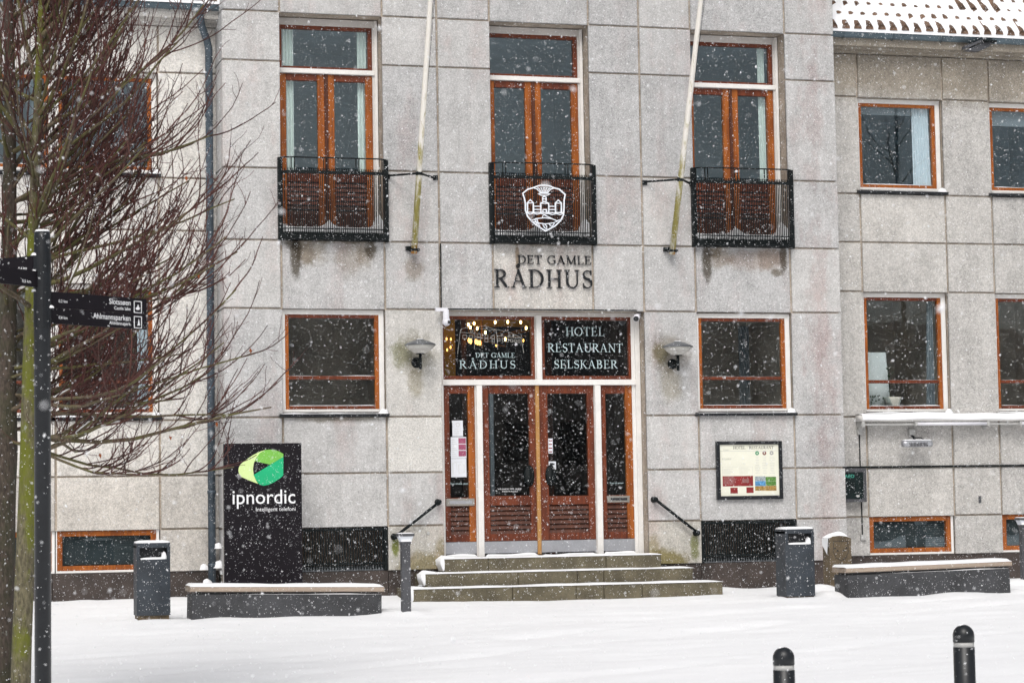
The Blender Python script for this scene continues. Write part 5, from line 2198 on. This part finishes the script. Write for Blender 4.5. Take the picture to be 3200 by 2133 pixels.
arm_text([('0,5 km', -.14, 3.00, .024, .095, 'r')], d_, n_, A4)
s = MB()
s.smooth = True
s.lathe([(.058, 3.398), (.05, 3.415), (0, 3.42)], PX, PY, 16)
s.build('snow_cap', 'snow', fpst)
for (dx_, zz) in ((-.06, 3.228), (-.06, 3.10), (-.06, 2.955), (.062, 2.832)):
    s = MB()
    s.smooth = True
    s.mound((PX + dx_, PY - .02, zz), .022, .03, .022, zz, 8, 5)
    s.build('snow_cap', 'snow', fpst)


# ================================================================== TREES
def grow(mb, p, d, length, r0, r1, seg, rng, curl=0.0, wob=0.12, sides=4):
    """one curved tapering shoot; returns its points"""
    pts = [p.copy()]
    d = d.normalized()
    st = length / seg
    rad = [r0]
    for i in range(seg):
        d = (d + Vector((rng.uniform(-wob, wob), rng.uniform(-wob, wob), rng.uniform(-wob, wob) + curl)))
        if d.z < -.3:
            d.z = -.3
        d = d.normalized()
        pts.append(pts[-1] + d * st)
        rad.append(r0 + (r1 - r0) * (i + 1) / seg)
    mb.tube(pts, rad, sides, False)
    return pts


def make_tree(name, loc, label, trunk_pts, trunk_r, barkm, nlimb, seed, zmin, zmax, reach, twig_mat='twig bark', lean=None, dense=1.0, thin=1.0, group=None):
    rng = random.Random(seed)
    t = thing(name, loc, label, 'tree', group)
    mb = MB()
    mb.smooth = True
    mb.tube(trunk_pts, trunk_r, 14)
    mb.build('trunk', barkm, t)
    tp = [Vector(q) for q in trunk_pts]

    def at_h(z):
        for a, b in zip(tp, tp[1:]):
            if a.z <= z <= b.z:
                return a + (b - a) * ((z - a.z) / (b.z - a.z))
        return tp[-1]
    L1, L2, L3 = MB(), MB(), MB()
    L1.smooth = L2.smooth = L3.smooth = True
    sn = MB()
    sn.smooth = True
    for i in range(nlimb):
        u_ = (i + rng.random()) / nlimb
        z_ = zmin + (zmax - zmin) * u_ ** 1.15
        az = lean[0] + rng.uniform(-lean[1], lean[1]) if lean and rng.random() < lean[2] else rng.uniform(0, 2 * math.pi)
        el = R(rng.uniform(-18, 20) + 62 * u_ ** 1.2)
        d = Vector((math.cos(az) * math.cos(el), math.sin(az) * math.cos(el), math.sin(el)))
        ln = reach * rng.uniform(.55, 1.0) * (1.0 - .18 * u_)
        P = grow(L1, at_h(z_), d, ln, rng.uniform(.016, .034) * thin, .009 * thin, 7, rng, .02 + .07 * rng.random(), .14, 6)
        if rng.random() < .30:
            k = rng.randrange(1, 4)
            a, b = P[k], P[k + 1]
            o_ = Vector((0, 0, .016))
            sn.tube([a + o_, (a + b) / 2 + o_ * 1.2, b + o_ * .8], [.004, .011, .003], 5, False)
        n2 = int(rng.randint(7, 12) * dense)
        for k in range(n2):
            s_ = rng.uniform(.12, 1.0) * (len(P) - 1)
            a = int(min(s_, len(P) - 2))
            q = P[a] + (P[a + 1] - P[a]) * (s_ - a)
            dd = (P[a + 1] - P[a]).normalized()
            side = Vector((rng.uniform(-1, 1), rng.uniform(-1, 1), rng.uniform(-.55, 1.0)))
            dd = (dd * .9 + side * .6).normalized()
            l2 = reach * rng.uniform(.14, .46)
            Q = grow(L2, q, dd, l2, rng.uniform(.0075, .0115) * thin, .0044 * thin, 8, rng, .125, .15, 4)
            for m_ in range(int(rng.randint(2, 6) * dense)):
                s2 = rng.uniform(.1, .95) * (len(Q) - 1)
                a2 = int(min(s2, len(Q) - 2))
                q2 = Q[a2] + (Q[a2 + 1] - Q[a2]) * (s2 - a2)
                d2 = (Q[a2 + 1] - Q[a2]).normalized()
                side = Vector((rng.uniform(-1, 1), rng.uniform(-1, 1), rng.uniform(-.4, .9)))
                d2 = (d2 * .6 + side * .85).normalized()
                grow(L3, q2, d2, rng.uniform(.10, .40) * (.5 + .5 * thin), 0.0044 * thin, .0028 * thin, 5, rng, .10, .26, 3)
    L1.build('limb', 'limb bark', t)
    L2.build('branch', 'brown twig', t)
    L3.build('twig', twig_mat, t)
    sn.build('snow_cap', 'snow', t)
    return t


make_tree('bare_tree', (-8.37, -13.0, -.55), 'bare tree with a mossy yellow-green trunk and reddish twigs behind the fingerpost', [(-8.385, -13.0, -.9), (-8.355, -13, .2), (-8.30, -13, 1.57), (-8.275, -13, 2.8), (-8.255, -13, 3.75), (-8.20, -13, 5.3), (-8.15, -13, 6.6), (-8.1, -13, 7.6)], [.088, .084, .078, .066, .046, .028, .016, .008], 'mossy bark', 84, 5, 1.75, 6.0, 2.30, lean=(R(-6), R(58), .80), dense=1.1, thin=.74, group='bare street trees at the left')
make_tree('bare_tree', (-8.60, -12.6, -.55), 'bare tree with a thick dark brown trunk at the left picture edge', [(-8.56, -12.6, -.9), (-8.545, -12.6, .2), (-8.52, -12.6, 1.5), (-8.50, -12.6, 1.85), (-8.46, -12.55, 2.4), (-8.43, -12.5, 3.5), (-8.42, -12.5, 5.0), (-8.45, -12.5, 6.6), (-8.4, -12.5, 7.8)], [.155, .15, .145, .14, .09, .07, .05, .03, .01], 'dark bark', 60, 23, 1.9, 6.2, 2.0, lean=(R(5), R(70), .68), dense=1.0, thin=.72, group='bare street trees at the left')
# a few old leaves still hanging
lv = MB()
rng = random.Random(5)
for (px, pz) in ((-6.85, 3.35), (-6.4, 2.7), (-7.1, 1.95), (-6.7, 2.06), (-7.7, 1.8), (-6.95, 4.2)):
    c_ = Vector((px, -13.0, pz))
    b = len(lv.v)
    lv.v += [(c_.x, c_.y, c_.z), (c_.x + .013, c_.y - .01, c_.z - .02), (c_.x + .006, c_.y, c_.z - .05), (c_.x - .010, c_.y + .01, c_.z - .02)]
    lv.face((b, b + 1, b + 2, b + 3))
t0 = bpy.data.objects['bare_tree']
lv.build('dry_leaves', 'dry leaf', t0)

# ------------------------------------------------------------------ the other side of the square (seen only as reflections)
hx = -34  # unseen house row added to darken the lower window reflections
for k, (wd_, hh_) in enumerate(((16, 8.2), (13, 9.6), (18, 8.8), (15, 9.4), (16, 8.4))):
    lab = ['unseen low dark brick house across the square, far left end', 'unseen tall dark brick house across the square, second from left', 'unseen broad dark brick house in the middle across the square', 'unseen dark brick house across the square, second from right', 'unseen low dark brick house across the square, far right end'][k]
    h_ = thing('unseen_brick_house', (hx + wd_ / 2, -62, -1), lab, 'house', 'unseen brick houses across the square')
    mb = MB()
    mb.box(hx, hx + wd_ - .1, -72, -62, -2, hh_ - 2.5)
    mb.build('wall', 'brick', h_)
    mb = MB()
    mb.v += [(hx - .1, -61.7, hh_ - 2.5), (hx + wd_, -61.7, hh_ - 2.5), (hx + wd_, -67, hh_ + 1.6), (hx - .1, -67, hh_ + 1.6), (hx + wd_, -72.3, hh_ - 2.5), (hx - .1, -72.3, hh_ - 2.5)]
    mb.face((0, 1, 2, 3))
    mb.face((3, 2, 4, 5))
    mb.face((0, 3, 5))
    mb.face((1, 4, 2))
    mb.build('roof', 'dark roof', h_)
    nwin = int(wd_ / 2.6)
    for f_ in range(2):
        for i in range(nwin):
            xx = hx + 1.0 + i * 2.6
            MB().box(xx, xx + 1.2, -61.98, -61.9, .4 + f_ * 3, 2.2 + f_ * 3).build('window', 'house glass', h_)
    hx += wd_
make_tree('bare_tree', (17.5, -23, -1), 'bare tree across the square mirrored in the upper right window', [(17.5, -23, -1.5), (17.5, -23, 2), (17.6, -23, 5), (17.4, -23, 9), (17.5, -23, 13.5)], [.16, .14, .10, .06, .02], 'dark bark', 24, 31, 5.0, 12.5, 3.8, dense=.6)

# ================================================================== FALLING SNOW
rs = np.random.RandomState(12)
N = 175000
yy = -0.35 - 30.6 * (1 - rs.rand(N) ** .55)
tt = (yy + 33.0) / 33.0          # 0 at the lens, 1 at the facade
xl = CAM.x + 0.9 + (-9.4 - CAM.x) * tt - 1.6 - tt * .6
xr = CAM.x + (9.4 - CAM.x) * tt + 1.6
keep = rs.rand(N) < (xr - xl) / 21.0
yy, tt, xl, xr = yy[keep], tt[keep], xl[keep], xr[keep]
n = len(yy)
xx = xl + (xr - xl) * rs.rand(n)
zz = (.2 - .8 * (1 - tt)) + (9.6 * tt + 1.7 * (1 - tt)) * rs.rand(n)
rad = .0015 + .0024 * rs.rand(n) ** 2.6 + .0028 * (rs.rand(n) > .98)
o8 = np.array([(1, 0, 0), (-1, 0, 0), (0, 1, 0), (0, -1, 0), (0, 0, 1), (0, 0, -1)], float)
# each flake a tumbling clump, a little longer one way
ax = rs.normal(size=(n, 3))
ax /= np.linalg.norm(ax, axis=1)[:, None]
V = o8[None] * rad[:, None, None]
V = V + (V @ ax[:, :, None]) * ax[:, None, :] * .7
V = V + np.stack([xx, yy, zz], 1)[:, None, :]
F = np.array([(0, 2, 4), (2, 1, 4), (1, 3, 4), (3, 0, 4), (2, 0, 5), (1, 2, 5), (3, 1, 5), (0, 3, 5)])
F = (F[None] + 6 * np.arange(n)[:, None, None]).reshape(-1)
me = bpy.data.meshes.new('falling_snow')
me.vertices.add(6 * n)
me.vertices.foreach_set('co', V.reshape(-1))
me.loops.add(len(F))
me.loops.foreach_set('vertex_index', F.astype(np.int32))
me.polygons.add(8 * n)
me.polygons.foreach_set('loop_start', np.arange(0, 24 * n, 3, dtype=np.int32))
me.polygons.foreach_set('use_smooth', np.ones(8 * n, dtype=bool))
me.update(calc_edges=True)
me.materials.append(M('snow'))
fs = bpy.data.objects.new('falling_snow', me)
COL.objects.link(fs)
struct(fs, 'stuff')
